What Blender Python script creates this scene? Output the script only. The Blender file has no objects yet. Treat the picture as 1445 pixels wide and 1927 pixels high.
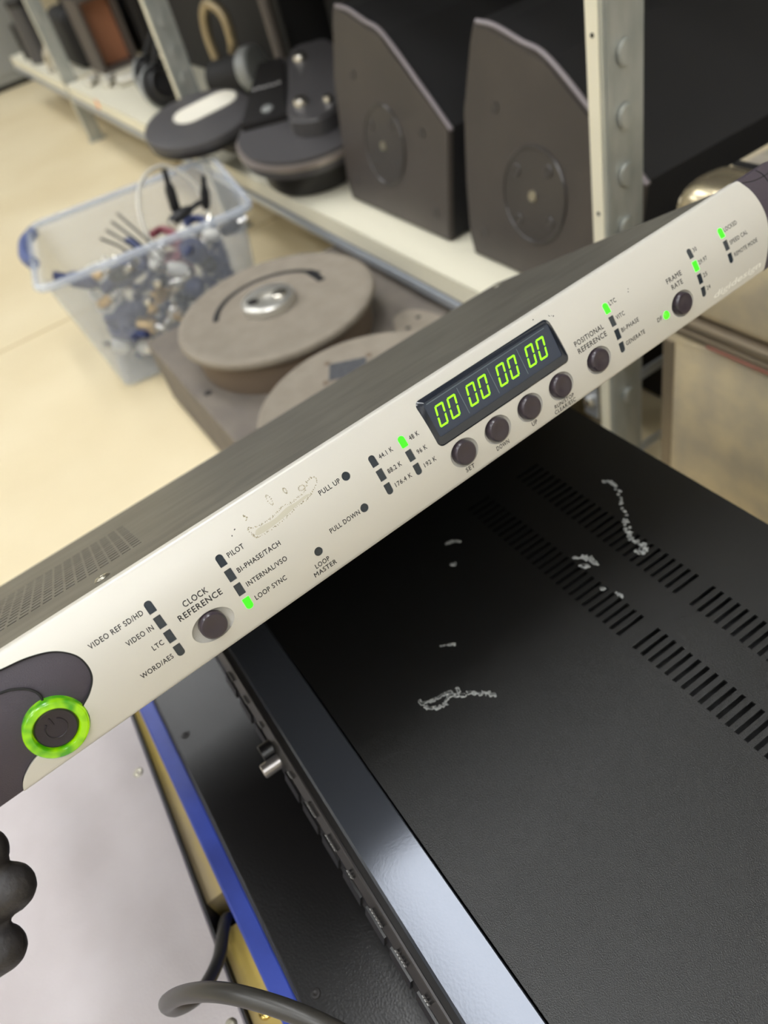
import bpy, bmesh, math, random
from mathutils import Matrix, Vector, noise
random.seed(7)
sc = bpy.context.scene
C = sc.collection
PI = math.pi

# ------------------------------------------------------------------ camera
cam_d = bpy.data.cameras.new('camera')
cam = bpy.data.objects.new('camera', cam_d); C.objects.link(cam); sc.camera = cam
CAM_H = 0.60
RIGHT = Vector((0.52879, 0.81826, -0.22544))
DOWN = Vector((0.50334, -0.51619, -0.69296))
FWD = Vector((-0.68340, 0.25296, -0.68482))
m = Matrix((RIGHT, -DOWN, -FWD)).transposed().to_4x4()
m.translation = (0, 0, CAM_H)
cam.matrix_world = m
cam_d.sensor_fit = 'VERTICAL'; cam_d.sensor_height = 36.0
cam_d.lens = 36.0 * 1447 / 1927
cam_d.clip_start = 0.01; cam_d.clip_end = 50
cam_d.dof.use_dof = True
cam_d.dof.focus_distance = 0.285
cam_d.dof.aperture_fstop = 8.6
# ------------------------------------------------------------------ world, lights, exposure
w = bpy.data.worlds.new('world'); sc.world = w; w.use_nodes = True
w.node_tree.nodes['Background'].inputs[0].default_value = (1.0, 1.0, 1.0, 1)
w.node_tree.nodes['Background'].inputs[1].default_value = 0.15
LAMP = 18.0
sc.view_settings.view_transform = 'Standard'; sc.view_settings.look = 'None'
sc.view_settings.gamma = 1.0; sc.view_settings.use_curve_mapping = False
sc.view_settings.exposure = -0.25

# ------------------------------------------------------------------ materials
def lin(c):
    c = c / 255.0
    return c / 12.92 if c <= 0.04045 else ((c + 0.055) / 1.055) ** 2.4
def rgb(r, g, b): return (lin(r), lin(g), lin(b), 1)
MATS = {}
def mat(name, col, rough=0.5, metal=0.0, var=None, vscale=20.0, bump=0.0, bscale=200.0, spec=0.5, coat=0.0,
        emit=None, estr=0.0, vdetail=4.0, stretch=None, lo=0.35, hi=0.65):
    m = bpy.data.materials.new(name); m.use_nodes = True; MATS[name] = m
    nt = m.node_tree; b = nt.nodes['Principled BSDF']
    b.inputs['Base Color'].default_value = col
    b.inputs['Roughness'].default_value = rough
    b.inputs['Metallic'].default_value = metal
    b.inputs['Specular IOR Level'].default_value = spec
    b.inputs['Coat Weight'].default_value = coat
    if emit:
        b.inputs['Emission Color'].default_value = emit
        b.inputs['Emission Strength'].default_value = estr
    tc = None
    if var or bump:
        tc = nt.nodes.new('ShaderNodeTexCoord')
        src = tc.outputs['Object']
        if stretch:
            mp = nt.nodes.new('ShaderNodeMapping'); mp.inputs['Scale'].default_value = stretch
            nt.links.new(src, mp.inputs[0]); src = mp.outputs[0]
    if var:
        n = nt.nodes.new('ShaderNodeTexNoise'); n.inputs['Scale'].default_value = vscale; n.inputs['Detail'].default_value = vdetail
        nt.links.new(src, n.inputs['Vector'])
        r = nt.nodes.new('ShaderNodeValToRGB')
        r.color_ramp.elements[0].color = col; r.color_ramp.elements[1].color = var
        r.color_ramp.elements[0].position = lo; r.color_ramp.elements[1].position = hi
        nt.links.new(n.outputs['Fac'], r.inputs[0]); nt.links.new(r.outputs[0], b.inputs['Base Color'])
    if bump:
        n2 = nt.nodes.new('ShaderNodeTexNoise'); n2.inputs['Scale'].default_value = bscale; n2.inputs['Detail'].default_value = 3
        nt.links.new(src, n2.inputs['Vector'])
        bp = nt.nodes.new('ShaderNodeBump'); bp.inputs['Strength'].default_value = bump; bp.inputs['Distance'].default_value = 0.001
        nt.links.new(n2.outputs['Fac'], bp.inputs['Height']); nt.links.new(bp.outputs[0], b.inputs['Normal'])
    return m

mat('floor', rgb(210, 194, 157), 0.5, var=rgb(220, 206, 172), vscale=3.0, bump=0.02, bscale=60)
mat('wall', rgb(222, 219, 210), 0.8, bump=0.05, bscale=80)
mat('ceiling', rgb(92, 92, 92), 0.85)
mat('silver_paint', rgb(200, 197, 189), 0.4, 0.15, bump=0.03, bscale=2500)
mat('top_metal', rgb(88, 85, 79), 0.48, 0.4, var=rgb(104, 101, 93), vscale=90, stretch=(0.35, 1, 1.0), bump=0.05, bscale=900)
mat('dark_inside', rgb(12, 12, 13), 0.7)
mat('ear_purple', rgb(66, 58, 68), 0.42, bump=0.25, bscale=2600)
mat('ear_inset', rgb(56, 49, 59), 0.42, bump=0.25, bscale=2600)
mat('button', rgb(52, 44, 52), 0.28, coat=0.2)
mat('power_cap', rgb(36, 29, 38), 0.4)
mat('led_off', rgb(38, 46, 54), 0.2, coat=0.4)
mat('led_on', rgb(60, 255, 30), 0.3, emit=rgb(40, 255, 20), estr=1.6)
mat('df_on', rgb(60, 255, 30), 0.3, emit=rgb(75, 255, 25), estr=1.15)
mat('seg_on', rgb(150, 255, 20), 0.4, emit=rgb(140, 255, 10), estr=1.05)
mat('seg_off', rgb(52, 60, 66), 0.45)
mat('seg_back', rgb(50, 58, 74), 0.3)
mat('bezel', rgb(30, 34, 42), 0.16, coat=0.5)
mat('window_line', rgb(98, 112, 120), 0.4)
mat('ink', rgb(30, 27, 29), 0.6)
mat('emboss_white', rgb(236, 234, 226), 0.35)
mat('residue', rgb(132, 124, 98), 0.25, var=rgb(176, 169, 146), vscale=900)
mat('residue_fill', rgb(190, 186, 170), 0.22)
mat('scuff', rgb(170, 172, 170), 0.6, var=rgb(120, 122, 122), vscale=400)
mat('dust_mark', rgb(60, 60, 62), 0.7)
mat('screw', rgb(170, 165, 150), 0.3, 0.9)
mat('dark_screw', rgb(48, 46, 46), 0.4, 0.5)
mat('brass', rgb(214, 186, 110), 0.25, 0.9)
mat('amp_black', rgb(9, 9, 9), 0.36, 0.0, bump=0.3, bscale=2200, spec=0.62)
mat('amp_strip', rgb(74, 78, 86), 0.2, 0.55, bump=0.02, bscale=900)
mat('amp_face', rgb(20, 19, 20), 0.35)
mat('amp_lip', rgb(62, 60, 60), 0.3, 0.5)
mat('amp_ink', rgb(150, 148, 146), 0.6)
mat('knob_metal', rgb(168, 164, 162), 0.3, 0.8)
mat('black_sheet', rgb(18, 17, 18), 0.3, bump=0.15, bscale=900, spec=0.5)
mat('blue_paint', rgb(50, 72, 170), 0.4, var=rgb(36, 52, 132), vscale=25)
mat('tan_wood', rgb(168, 150, 112), 0.7, var=rgb(196, 170, 84), vscale=14, stretch=(1, 3, 3))
mat('grey_sheet', rgb(178, 170, 170), 0.5, 0.05, var=rgb(186, 179, 180), vscale=22, bump=0.12, bscale=700)
mat('black_rubber', rgb(36, 35, 34), 0.38, bump=0.1, bscale=300)
mat('cable_grey', rgb(54, 52, 49), 0.36)
mat('glove', rgb(38, 35, 36), 0.55, bump=0.3, bscale=500, var=rgb(48, 45, 45), vscale=60)
mat('zinc', rgb(166, 170, 166), 0.4, 0.55, var=rgb(186, 188, 183), vscale=60, stretch=(1, 1, .3))
mat('cream_steel', rgb(226, 221, 200), 0.45, 0.05)
mat('beam_steel', rgb(170, 176, 184), 0.3, 0.6)
mat('speaker_side', rgb(62, 57, 55), 0.34, var=rgb(72, 66, 62), vscale=9, bump=0.25, bscale=700)
mat('speaker_edge', rgb(136, 128, 132), 0.3)
mat('speaker_black', rgb(24, 23, 24), 0.75)
mat('speaker_plate', rgb(60, 56, 54), 0.28)
mat('base_grey', rgb(132, 123, 110), 0.75, var=rgb(140, 131, 118), vscale=50, bump=0.25, bscale=900)
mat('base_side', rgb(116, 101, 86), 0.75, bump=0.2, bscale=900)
mat('base_black', rgb(74, 72, 73), 0.4, bump=0.1, bscale=700)
mat('base_blackside', rgb(30, 28, 28), 0.45)
mat('rim_worn', rgb(150, 140, 134), 0.35, 0.5)
mat('chrome', rgb(225, 220, 210), 0.18, 0.95)
mat('hub_silver', rgb(205, 203, 196), 0.32, 0.75)
mat('dusty_board', rgb(118, 110, 100), 0.8, var=rgb(104, 97, 90), vscale=18, bump=0.2, bscale=300)
mat('label_white', rgb(222, 217, 202), 0.6)
mat('label_grey', rgb(84, 85, 88), 0.5, var=rgb(66, 67, 71), vscale=220)
mat('case_metal', rgb(214, 198, 162), 0.5, 0.15, var=rgb(186, 175, 152), vscale=26, bump=0.6, bscale=140)
mat('case_top', rgb(206, 198, 182), 0.42, 0.4, var=rgb(170, 162, 148), vscale=30)
mat('case_rail', rgb(150, 138, 120), 0.35, 0.6)
mat('case_corner', rgb(200, 186, 156), 0.25, 0.85)
mat('red_tape', rgb(150, 96, 84), 0.6)
mat('box_frame', rgb(92, 84, 78), 0.6)
mat('copper', rgb(176, 118, 86), 0.6)
mat('box_dark', rgb(46, 42, 40), 0.7)
mat('box_black', rgb(22, 21, 22), 0.7)
mat('blue_box', rgb(20, 86, 150), 0.5)
mat('tarnish', rgb(168, 152, 122), 0.4, 0.6)
mat('plug_white', rgb(226, 222, 210), 0.5)
mat('plug_gold', rgb(214, 176, 112), 0.35, 0.6)
mat('plug_black', rgb(28, 28, 30), 0.5)
mat('cable_blue', rgb(48, 58, 98), 0.5)
mat('cable_red', rgb(132, 70, 78), 0.5)
mat('cable_white', rgb(206, 202, 190), 0.5)
mat('handle_blue', rgb(84, 96, 140), 0.45)
mat('orange', rgb(240, 140, 60), 0.6)
mat('rail_and_shade_steel', rgb(44, 44, 46), 0.6)  # dark colour gives the added trays an unlit look; also a case rail
mat('joint', rgb(186, 166, 126), 0.8)
mat('metal_grey', rgb(150, 152, 150), 0.5, 0.3)
mat('phone_case', rgb(30, 30, 32), 0.5)
# glowing translucent ring, brighter where its LEDs sit behind it
rm = mat('power_ring', rgb(50, 120, 5), 0.25, coat=0.5)
nt = rm.node_tree; b = nt.nodes['Principled BSDF']
tc = nt.nodes.new('ShaderNodeTexCoord'); n = nt.nodes.new('ShaderNodeTexNoise'); n.inputs['Scale'].default_value = 190; n.inputs['Detail'].default_value = 1
nt.links.new(tc.outputs['Object'], n.inputs['Vector'])
rp = nt.nodes.new('ShaderNodeValToRGB'); rp.color_ramp.elements[0].position = .38; rp.color_ramp.elements[1].position = .66
rp.color_ramp.elements[0].color = rgb(64, 140, 0); rp.color_ramp.elements[1].color = rgb(190, 240, 0)
nt.links.new(n.outputs['Fac'], rp.inputs[0]); nt.links.new(rp.outputs[0], b.inputs['Emission Color']); b.inputs['Emission Strength'].default_value = 0.75
# translucent polypropylene
pm = bpy.data.materials.new('clear_plastic'); pm.use_nodes = True; MATS['clear_plastic'] = pm
nt = pm.node_tree; b = nt.nodes['Principled BSDF']; out = nt.nodes['Material Output']
b.inputs['Base Color'].default_value = rgb(214, 220, 230); b.inputs['Roughness'].default_value = 0.25
tr = nt.nodes.new('ShaderNodeBsdfTransparent'); tr.inputs[0].default_value = (0.97, 0.98, 1.0, 1)
mx = nt.nodes.new('ShaderNodeMixShader'); mx.inputs[0].default_value = 0.20
nt.links.new(tr.outputs[0], mx.inputs[1]); nt.links.new(b.outputs[0], mx.inputs[2]); nt.links.new(mx.outputs[0], out.inputs[0])
pm2 = pm.copy(); pm2.name = 'rim_plastic'; MATS['rim_plastic'] = pm2
pm2.node_tree.nodes['Mix Shader'].inputs[0].default_value = 0.38
lm = mat('lamp_glow', rgb(255, 250, 240), 0.5, emit=(0.965, 0.985, 1.0, 1), estr=LAMP)

# ------------------------------------------------------------------ mesh helpers
def link(o, parent=None):
    C.objects.link(o)
    if parent is not None: o.parent = parent
    return o
def obj(name, bm, material, parent=None, smooth=False):
    me = bpy.data.meshes.new(name); bm.normal_update(); bm.to_mesh(me); bm.free()
    me.materials.append(MATS[material])
    if smooth:
        me.polygons.foreach_set('use_smooth', [True] * len(me.polygons))
        me.set_sharp_from_angle(angle=math.radians(38))
    return link(bpy.data.objects.new(name, me), parent)
def tag(o, label, cat, group=None):
    o['label'] = label; o['category'] = cat
    if group: o['group'] = group
    return o
def thing(name, label, cat, loc=(0, 0, 0), rotz=0.0, group=None):
    o = bpy.data.objects.new(name, None); o.empty_display_size = 0.02; link(o)
    o.location = loc; o.rotation_euler = (0, 0, rotz)
    return tag(o, label, cat, group)
def struct(o):
    o['kind'] = 'structure'; return o
def copy_tree(o, parent=None):
    c = o.copy(); C.objects.link(c); c.parent = parent
    for ch in list(o.children): copy_tree(ch, c)
    return c
NB = bmesh.new
def box(bm, x0, x1, y0, y1, z0, z1, bev=0.0, seg=2):
    r = bmesh.ops.create_cube(bm, size=1.0)
    vs = r['verts']
    for v in vs:
        v.co = Vector(((x0 + x1) / 2 + v.co.x * (x1 - x0), (y0 + y1) / 2 + v.co.y * (y1 - y0), (z0 + z1) / 2 + v.co.z * (z1 - z0)))
    if bev:
        es = list({e for v in vs for e in v.link_edges})
        bmesh.ops.bevel(bm, geom=es, offset=bev, segments=seg, affect='EDGES', profile=0.5)
    return bm
def bx(*a, **k): return box(NB(), *a, **k)
def lathe(bm, prof, seg=32, M=None, caps=True):
    """prof: list of (r, z); revolve about local z"""
    rings = []
    for r, z in prof:
        if r < 1e-7: rings.append([bm.verts.new((0, 0, z))])
        else: rings.append([bm.verts.new((r * math.cos(2 * PI * i / seg), r * math.sin(2 * PI * i / seg), z)) for i in range(seg)])
    for a, c in zip(rings, rings[1:]):
        for i in range(seg):
            j = (i + 1) % seg
            if len(a) == 1 and len(c) == 1: continue
            if len(a) == 1: bm.faces.new((a[0], c[i], c[j]))
            elif len(c) == 1: bm.faces.new((a[i], c[0], a[j]))
            else: bm.faces.new((a[i], c[i], c[j], a[j]))
    if caps:
        if len(rings[0]) > 1: bm.faces.new(rings[0])
        if len(rings[-1]) > 1: bm.faces.new(rings[-1])
    if M is not None:
        vs = [v for rr in rings for v in rr]
        bmesh.ops.transform(bm, matrix=M, verts=vs)
    bmesh.ops.recalc_face_normals(bm, faces=bm.faces)
    return bm
def axis_m(p, d):
    q = Vector((0, 0, 1)).rotation_difference(Vector(d).normalized())
    return Matrix.Translation(p) @ q.to_matrix().to_4x4()
def cyl(bm, p, d, r, h, seg=24, bev=0.0):
    pr = [(r, 0), (r, h)] if not bev else [(r - bev, 0), (r, bev), (r, h - bev), (r - bev, h)]
    return lathe(bm, pr, seg, axis_m(p, d))
def catmull(pts, n=8):
    pts = [Vector(p) for p in pts]; out = []
    P = [pts[0] * 2 - pts[1]] + pts + [pts[-1] * 2 - pts[-2]]
    for i in range(1, len(P) - 2):
        for k in range(n):
            t = k / n; a, b_, c, d = P[i - 1], P[i], P[i + 1], P[i + 2]
            out.append(0.5 * ((2 * b_) + (c - a) * t + (2 * a - 5 * b_ + 4 * c - d) * t * t + (3 * b_ - a - 3 * c + d) * t ** 3))
    out.append(pts[-1]); return out
def tube(bm, pts, r, seg=12, n=8):
    path = catmull(pts, n); rings = []; up = Vector((0.13, 0.21, 0.97))
    for i, p in enumerate(path):
        d = (path[min(i + 1, len(path) - 1)] - path[max(i - 1, 0)]).normalized()
        a = d.cross(up)
        if a.length < 1e-3: a = d.cross(Vector((1, 0, 0)))
        a.normalize(); b_ = d.cross(a)
        up = -b_ if up.dot(b_) < 0 else b_
        b_ = up; a = b_.cross(d)
        rings.append([bm.verts.new(p + (a * math.cos(2 * PI * k / seg) + b_ * math.sin(2 * PI * k / seg)) * r) for k in range(seg)])
    for x, y in zip(rings, rings[1:]):
        for k in range(seg): bm.faces.new((x[k], y[k], y[(k + 1) % seg], x[(k + 1) % seg]))
    bm.faces.new(rings[0]); bm.faces.new(rings[-1])
    bmesh.ops.recalc_face_normals(bm, faces=bm.faces)
    return bm
def prism(bm, outline, lo, hi, place=None):
    """outline (a,b); lo/hi heights (numbers or functions of (a,b)); place maps (a,b,c)->xyz"""
    f = place or (lambda a, b_, c: (a, b_, c))
    L = lo if callable(lo) else (lambda a, b_: lo)
    H = hi if callable(hi) else (lambda a, b_: hi)
    A = [bm.verts.new(f(a, b_, L(a, b_))) for a, b_ in outline]
    B = [bm.verts.new(f(a, b_, H(a, b_))) for a, b_ in outline]
    n = len(A); fs = [bm.faces.new(A[::-1]), bm.faces.new(B)]
    for i in range(n): fs.append(bm.faces.new((A[i], A[(i + 1) % n], B[(i + 1) % n], B[i])))
    bmesh.ops.recalc_face_normals(bm, faces=fs)
    return bm
def grid_holes(bm, xs, ys, hole, z0, z1):
    """plate on the xy grid lines; cells where hole(i,j) are real openings with walls"""
    nx, ny = len(xs), len(ys)
    T = [[bm.verts.new((x, y, z1)) for y in ys] for x in xs]
    B = [[bm.verts.new((x, y, z0)) for y in ys] for x in xs]
    H = lambda i, j: i < 0 or j < 0 or i >= nx - 1 or j >= ny - 1 or hole(i, j)
    for i in range(nx - 1):
        for j in range(ny - 1):
            if hole(i, j): continue
            bm.faces.new((T[i][j], T[i + 1][j], T[i + 1][j + 1], T[i][j + 1]))
            bm.faces.new((B[i][j], B[i][j + 1], B[i + 1][j + 1], B[i + 1][j]))
            if H(i - 1, j): bm.faces.new((T[i][j], T[i][j + 1], B[i][j + 1], B[i][j]))
            if H(i + 1, j): bm.faces.new((T[i + 1][j + 1], T[i + 1][j], B[i + 1][j], B[i + 1][j + 1]))
            if H(i, j - 1): bm.faces.new((T[i + 1][j], T[i][j], B[i][j], B[i + 1][j]))
            if H(i, j + 1): bm.faces.new((T[i][j + 1], T[i + 1][j + 1], B[i + 1][j + 1], B[i][j + 1]))
    for v in [v for v in bm.verts if not v.link_faces]: bm.verts.remove(v)
    return bm
def text_bm(s, size=1.0, spacing=1.0, shear=0.0, ext=0.0, bold=0.019):
    cu = bpy.data.curves.new('t', 'FONT'); cu.body = s; cu.size = size; cu.space_character = spacing; cu.shear = shear; cu.extrude = ext
    cu.resolution_u = 3
    o = bpy.data.objects.new('t', cu); C.objects.link(o)
    dg = bpy.context.evaluated_depsgraph_get(); dg.update()
    me = bpy.data.meshes.new_from_object(o.evaluated_get(dg))
    bm = NB()
    for dx, dy in ((-bold, 0), (bold, 0), (0, -bold), (0, bold)):   # heavier strokes
        k0 = len(bm.verts); bm.from_mesh(me); bm.verts.ensure_lookup_table()
        bmesh.ops.translate(bm, vec=(dx, dy, 0), verts=bm.verts[k0:])
    bpy.data.objects.remove(o); bpy.data.curves.remove(cu); bpy.data.meshes.remove(me)
    return bm
def bake(o):
    dg = bpy.context.evaluated_depsgraph_get(); dg.update()
    me = bpy.data.meshes.new_from_object(o.evaluated_get(dg))
    old = o.data; o.modifiers.clear(); o.data = me; bpy.data.meshes.remove(old)
def tri_blob(bm, c, rx, ry, h, seg, place, jit=0.3, rot=0.0):
    """low irregular raised fleck"""
    top = []; base = []
    for i in range(seg):
        a = 2 * PI * i / seg; k = 1 + random.uniform(-jit, jit)
        dx, dy = rx * k * math.cos(a), ry * k * math.sin(a)
        x, y = dx * math.cos(rot) - dy * math.sin(rot), dx * math.sin(rot) + dy * math.cos(rot)
        base.append(bm.verts.new(place(c[0] + x, c[1] + y, 0)))
        top.append(bm.verts.new(place(c[0] + x * .7, c[1] + y * .7, h)))
    for i in range(seg):
        j = (i + 1) % seg; bm.faces.new((base[i], base[j], top[j], top[i]))
    bm.faces.new(top)

# ================================================================== the room
X0, X1, Y0, Y1, ZC = -6.5, 3.5, -3.6, 1.45, 2.75
fl = struct(obj('floor', bx(X0, X1, Y0, Y1, -0.05, 0), 'floor'))
jb = NB(); box(jb, -1.475, -1.470, Y0, Y1, -0.0005, 0.0006)
obj('joint', jb, 'joint', fl)
struct(obj('ceiling', bx(X0, X1, Y0, Y1, ZC, ZC + .05), 'ceiling'))
struct(obj('wall_back', bx(X0, X1, Y1, Y1 + .05, 0, ZC), 'wall'))
struct(obj('wall_front', bx(X0, X1, Y0 - .05, Y0, 0, ZC), 'wall'))
struct(obj('wall_left', bx(X0 - .05, X0, Y0, Y1, 0, ZC), 'wall'))
struct(obj('wall_right', bx(X1, X1 + .05, Y0, Y1, 0, ZC), 'wall'))
for lx, ly in ((-.95, .15), (2.0, .15), (-3.0, -.30), (.6, -.60), (-4.1, -1.4), (-.95, -1.4), (2.0, -1.4), (-2.6, -2.5), (.5, -2.5)):
    if True:
        t = thing('ceiling_light', 'long white ceiling light panel above the storage room floor', 'ceiling light', (lx, ly, ZC), 0, 'ceiling lights')
        h = NB(); box(h, -.78, .78, -.20, .20, -.06, 0.0, .004); obj('housing', h, 'emboss_white', t)
        obj('diffuser', bx(-.75, .75, -.17, .17, -.068, -.0605), 'lamp_glow', t)

# ================================================================== the sync unit (held in the air, front tilted up)
U = thing('rack_unit', 'silver slim rack unit with green digits and lit green power ring', 'rack unit')
um = Matrix(((-0.0657002, -0.5002062, 0.8634103), (0.9977999, -0.0252365, 0.0613060), (-0.0088762, 0.8655385, 0.5007637))).to_4x4()
um.translation = Vector((-0.209414, 0.083037, -0.193155 + CAM_H))
U.matrix_world = um
MM = 0.001
def surf(v): return -4.0 * (v / 22.0) ** 2
def loc(u, v, w): return (u * MM, v * MM, w * MM)
PU0, PU1 = -229.0, 253.0
# profile of the bowed aluminium front, rounded top and bottom edges
prof = []
N = 56
for i in range(N + 1):
    v = -20.6 + 41.2 * i / N; prof.append((v, surf(v)))
prof += [(21.3, surf(21.3) - .10), (21.75, surf(21.6) - .45), (22.0, surf(22) - 1.1), (22.0, -9.5), (-22.0, -9.5), (-22.0, surf(22) - 1.1), (-21.75, surf(21.6) - .45), (-21.3, surf(21.3) - .10)]
fb = NB()
A = [fb.verts.new(loc(PU0, v, w_)) for v, w_ in prof]; B = [fb.verts.new(loc(PU1, v, w_)) for v, w_ in prof]
fb.faces.new(A); fb.faces.new(B[::-1])
for i in range(len(prof)): fb.faces.new((A[i], B[i], B[(i + 1) % len(prof)], A[(i + 1) % len(prof)]))
bmesh.ops.recalc_face_normals(fb, faces=fb.faces)
panel = obj('front_panel', fb, 'silver_paint', U)

def rrect(uc, vc, wd, ht, tl=0.2, tr=0.2, br=0.2, bl=0.2, n=6):
    pts = []
    for (sx, sy, r, a0) in ((1, 1, tr, 0), (-1, 1, tl, PI / 2), (-1, -1, bl, PI), (1, -1, br, 1.5 * PI)):
        cx_, cy_ = uc + sx * (wd / 2 - r), vc + sy * (ht / 2 - r)
        for k in range(n + 1):
            a = a0 + PI / 2 * k / n; pts.append((cx_ + r * math.cos(a), cy_ + r * math.sin(a)))
    return pts
def circ(uc, vc, r, n=28): return [(uc + r * math.cos(2 * PI * k / n), vc + r * math.sin(2 * PI * k / n)) for k in range(n)]
def inset(pts, d):
    cx_ = sum(p[0] for p in pts) / len(pts); cy_ = sum(p[1] for p in pts) / len(pts); out = []
    n = len(pts)
    area = sum(pts[i][0] * pts[(i + 1) % n][1] - pts[(i + 1) % n][0] * pts[i][1] for i in range(n))
    s = 1 if area > 0 else -1
    for i in range(n):
        a, b_, c = Vector(pts[i - 1]), Vector(pts[i]), Vector(pts[(i + 1) % n])
        e1 = (b_ - a); e2 = (c - b_)
        if e1.length < 1e-6 or e2.length < 1e-6: out.append(pts[i]); continue
        e1.normalize(); e2.normalize()
        nrm = Vector((-e1.y - e2.y, e1.x + e2.x))
        if nrm.length < 1e-6: out.append(pts[i]); continue
        nrm.normalize(); out.append((b_.x + s * nrm.x * d, b_.y + s * nrm.y * d))
    return out
def spline2(pts, n=8): return [(p.x, p.y) for p in catmull([(a, b_, 0) for a, b_ in pts], n)]

cut = NB()
leds = []            # (outline, lit)
def led_col(u, v0, k, lit):
    for i in range(k):
        v = v0 + ((k - 1) / 2 - i) * 6.25
        first, last = i == 0, i == k - 1
        o = rrect(u, v, 2.9, 4.7, 1.3 if first else .25, 1.3 if first else .25, 1.3 if last else .25, 1.3 if last else .25)
        leds.append((o, i == lit))
led_col(-98.96, -1.75, 4, -1)
led_col(-70.18, -1.9, 4, 3)
led_col(-1.71, .85, 3, -1)
led_col(12.78, .82, 3, 0)
led_col(126.17, -2.85, 4, 0)
led_col(180.7, -3.17, 4, 1)
led_col(202.33, -.05, 3, 0)
for o, lit in leds: prism(cut, o, lambda a, b_: -8, lambda a, b_: surf(b_) + 2, loc)
holes = [(-14.1, 8.0), (-14.1, -6.2), (-38.1, -10.3)]
for u, v in holes: prism(cut, circ(u, v, 1.75), -8, 2, loc)
prism(cut, circ(155.3, -11.5, 1.9), -8, 2, loc)
wells = [(-84.6, -10.7, 8.3, 5.7)] + [(34.4 + 18.2 * k, -10.93, 6.9, 5.9) for k in range(4)] + [(112.0, -11.0, 7.1, 5.9), (166.4, -11.4, 7.1, 5.9)]
for u, v, a, b_ in wells:
    s = bmesh.ops.create_uvsphere(cut, u_segments=40, v_segments=22, radius=1.0)
    sl = math.atan(-8 * v / 484)
    M = Matrix.Translation(Vector(loc(u, v, surf(v) + .15))) @ Matrix.Rotation(sl, 4, 'X') @ Matrix.Diagonal((a * MM, b_ * MM, 3.0 * MM, 1))
    bmesh.ops.transform(cut, matrix=M, verts=s['verts'])
DISP = (61.6, 6.75, 72.6, 20.6)
disp_o = rrect(*DISP, 2.6, 2.6, 2.6, 2.6, n=8)
prism(cut, disp_o, -8, 4, loc)
ear_edge = spline2([(-164.5, 20.2), (-155, 18.9), (-147.9, 17.4), (-139.5, 16.0), (-131.9, 13.1), (-127.0, 8.2), (-125.7, 3.0), (-126.8, -1.8), (-130.2, -5.6), (-134.4, -8.2)], 8)
ear_low = spline2([(-153.6, -13.4), (-158.1, -15.0), (-162.5, -17.9), (-164.7, -21.2), (-165.2, -24)], 8)
RC = (-145.0, -8.9)
# the ring closes the gap between the two boundary curves
a0 = math.atan2(ear_edge[-1][1] - RC[1], ear_edge[-1][0] - RC[0]); a1 = math.atan2(ear_low[0][1] - RC[1], ear_low[0][0] - RC[0])
ring_arc = [(RC[0] + 10.75 * math.cos(a0 + (a1 - a0) * k / 14), RC[1] + 10.75 * math.sin(a0 + (a1 - a0) * k / 14)) for k in range(15)]
ear_out = [(-240, 21.0), (-175, 21.0)] + ear_edge + ring_arc + ear_low + [(-240, -24)]
prism(cut, ear_out[::-1], -12, 4, loc)
ear_r = spline2([(226.2, 26), (228.6, 20.4), (231.3, 13.5), (232.2, 3.1), (230.6, -5.6), (226.5, -15), (221, -25)], 8)
prism(cut, (ear_r + [(262, -25), (262, 26)])[::-1], -12, 4, loc)
bmesh.ops.recalc_face_normals(cut, faces=cut.faces)
cutter = obj('cutter', cut, 'dark_inside', U)
md = panel.modifiers.new('b', 'BOOLEAN'); md.operation = 'DIFFERENCE'; md.solver = 'EXACT'; md.object = cutter
bake(panel)
bpy.data.objects.remove(cutter)
panel['label'] = 'bowed silver painted front panel'

# lamps in the slots
for o, lit in leds:
    b_ = NB(); oi = inset(o, .06)
    prism(b_, oi, -7.5, lambda a, c: surf(c) + (.12 if lit else -.25), loc)
    obj('indicator_light', b_, 'led_on' if lit else 'led_off', U)['label'] = 'lit green indicator' if lit else 'unlit dark indicator window'
for u, v in holes:
    b_ = NB(); prism(b_, circ(u, v, 1.7), -7.5, lambda a, c: surf(c) - .35, loc); obj('indicator_lens', b_, 'led_off', U)
b_ = NB(); lathe(b_, [(1.85 * MM, -5 * MM), (1.85 * MM, 0), (1.5 * MM, .5 * MM), (.8 * MM, .75 * MM), (0, .8 * MM)], 24, Matrix.Translation(loc(155.3, -11.5, surf(11.5))))
obj('indicator_light', b_, 'df_on', U, True)['label'] = 'small round lit green indicator'
# push buttons
bp_ = [(0, .55), (2.2, .62), (3.6, .85), (4.5, .75), (5.0, .2), (5.1, -.6), (5.1, -6)]
bme = None
for u, v, a, c in wells:
    M = Matrix.Translation(loc(u, v, surf(v) + .9)) @ Matrix.Rotation(math.atan(-8 * v / 484), 4, 'X')
    if bme is None:
        t_ = NB(); lathe(t_, [(r * MM, z * MM) for r, z in bp_], 40)
        o = obj('push_button', t_, 'button', U, True); bme = o.data
    else:
        o = bpy.data.objects.new('push_button', bme); link(o, U)
    o.matrix_local = M
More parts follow.
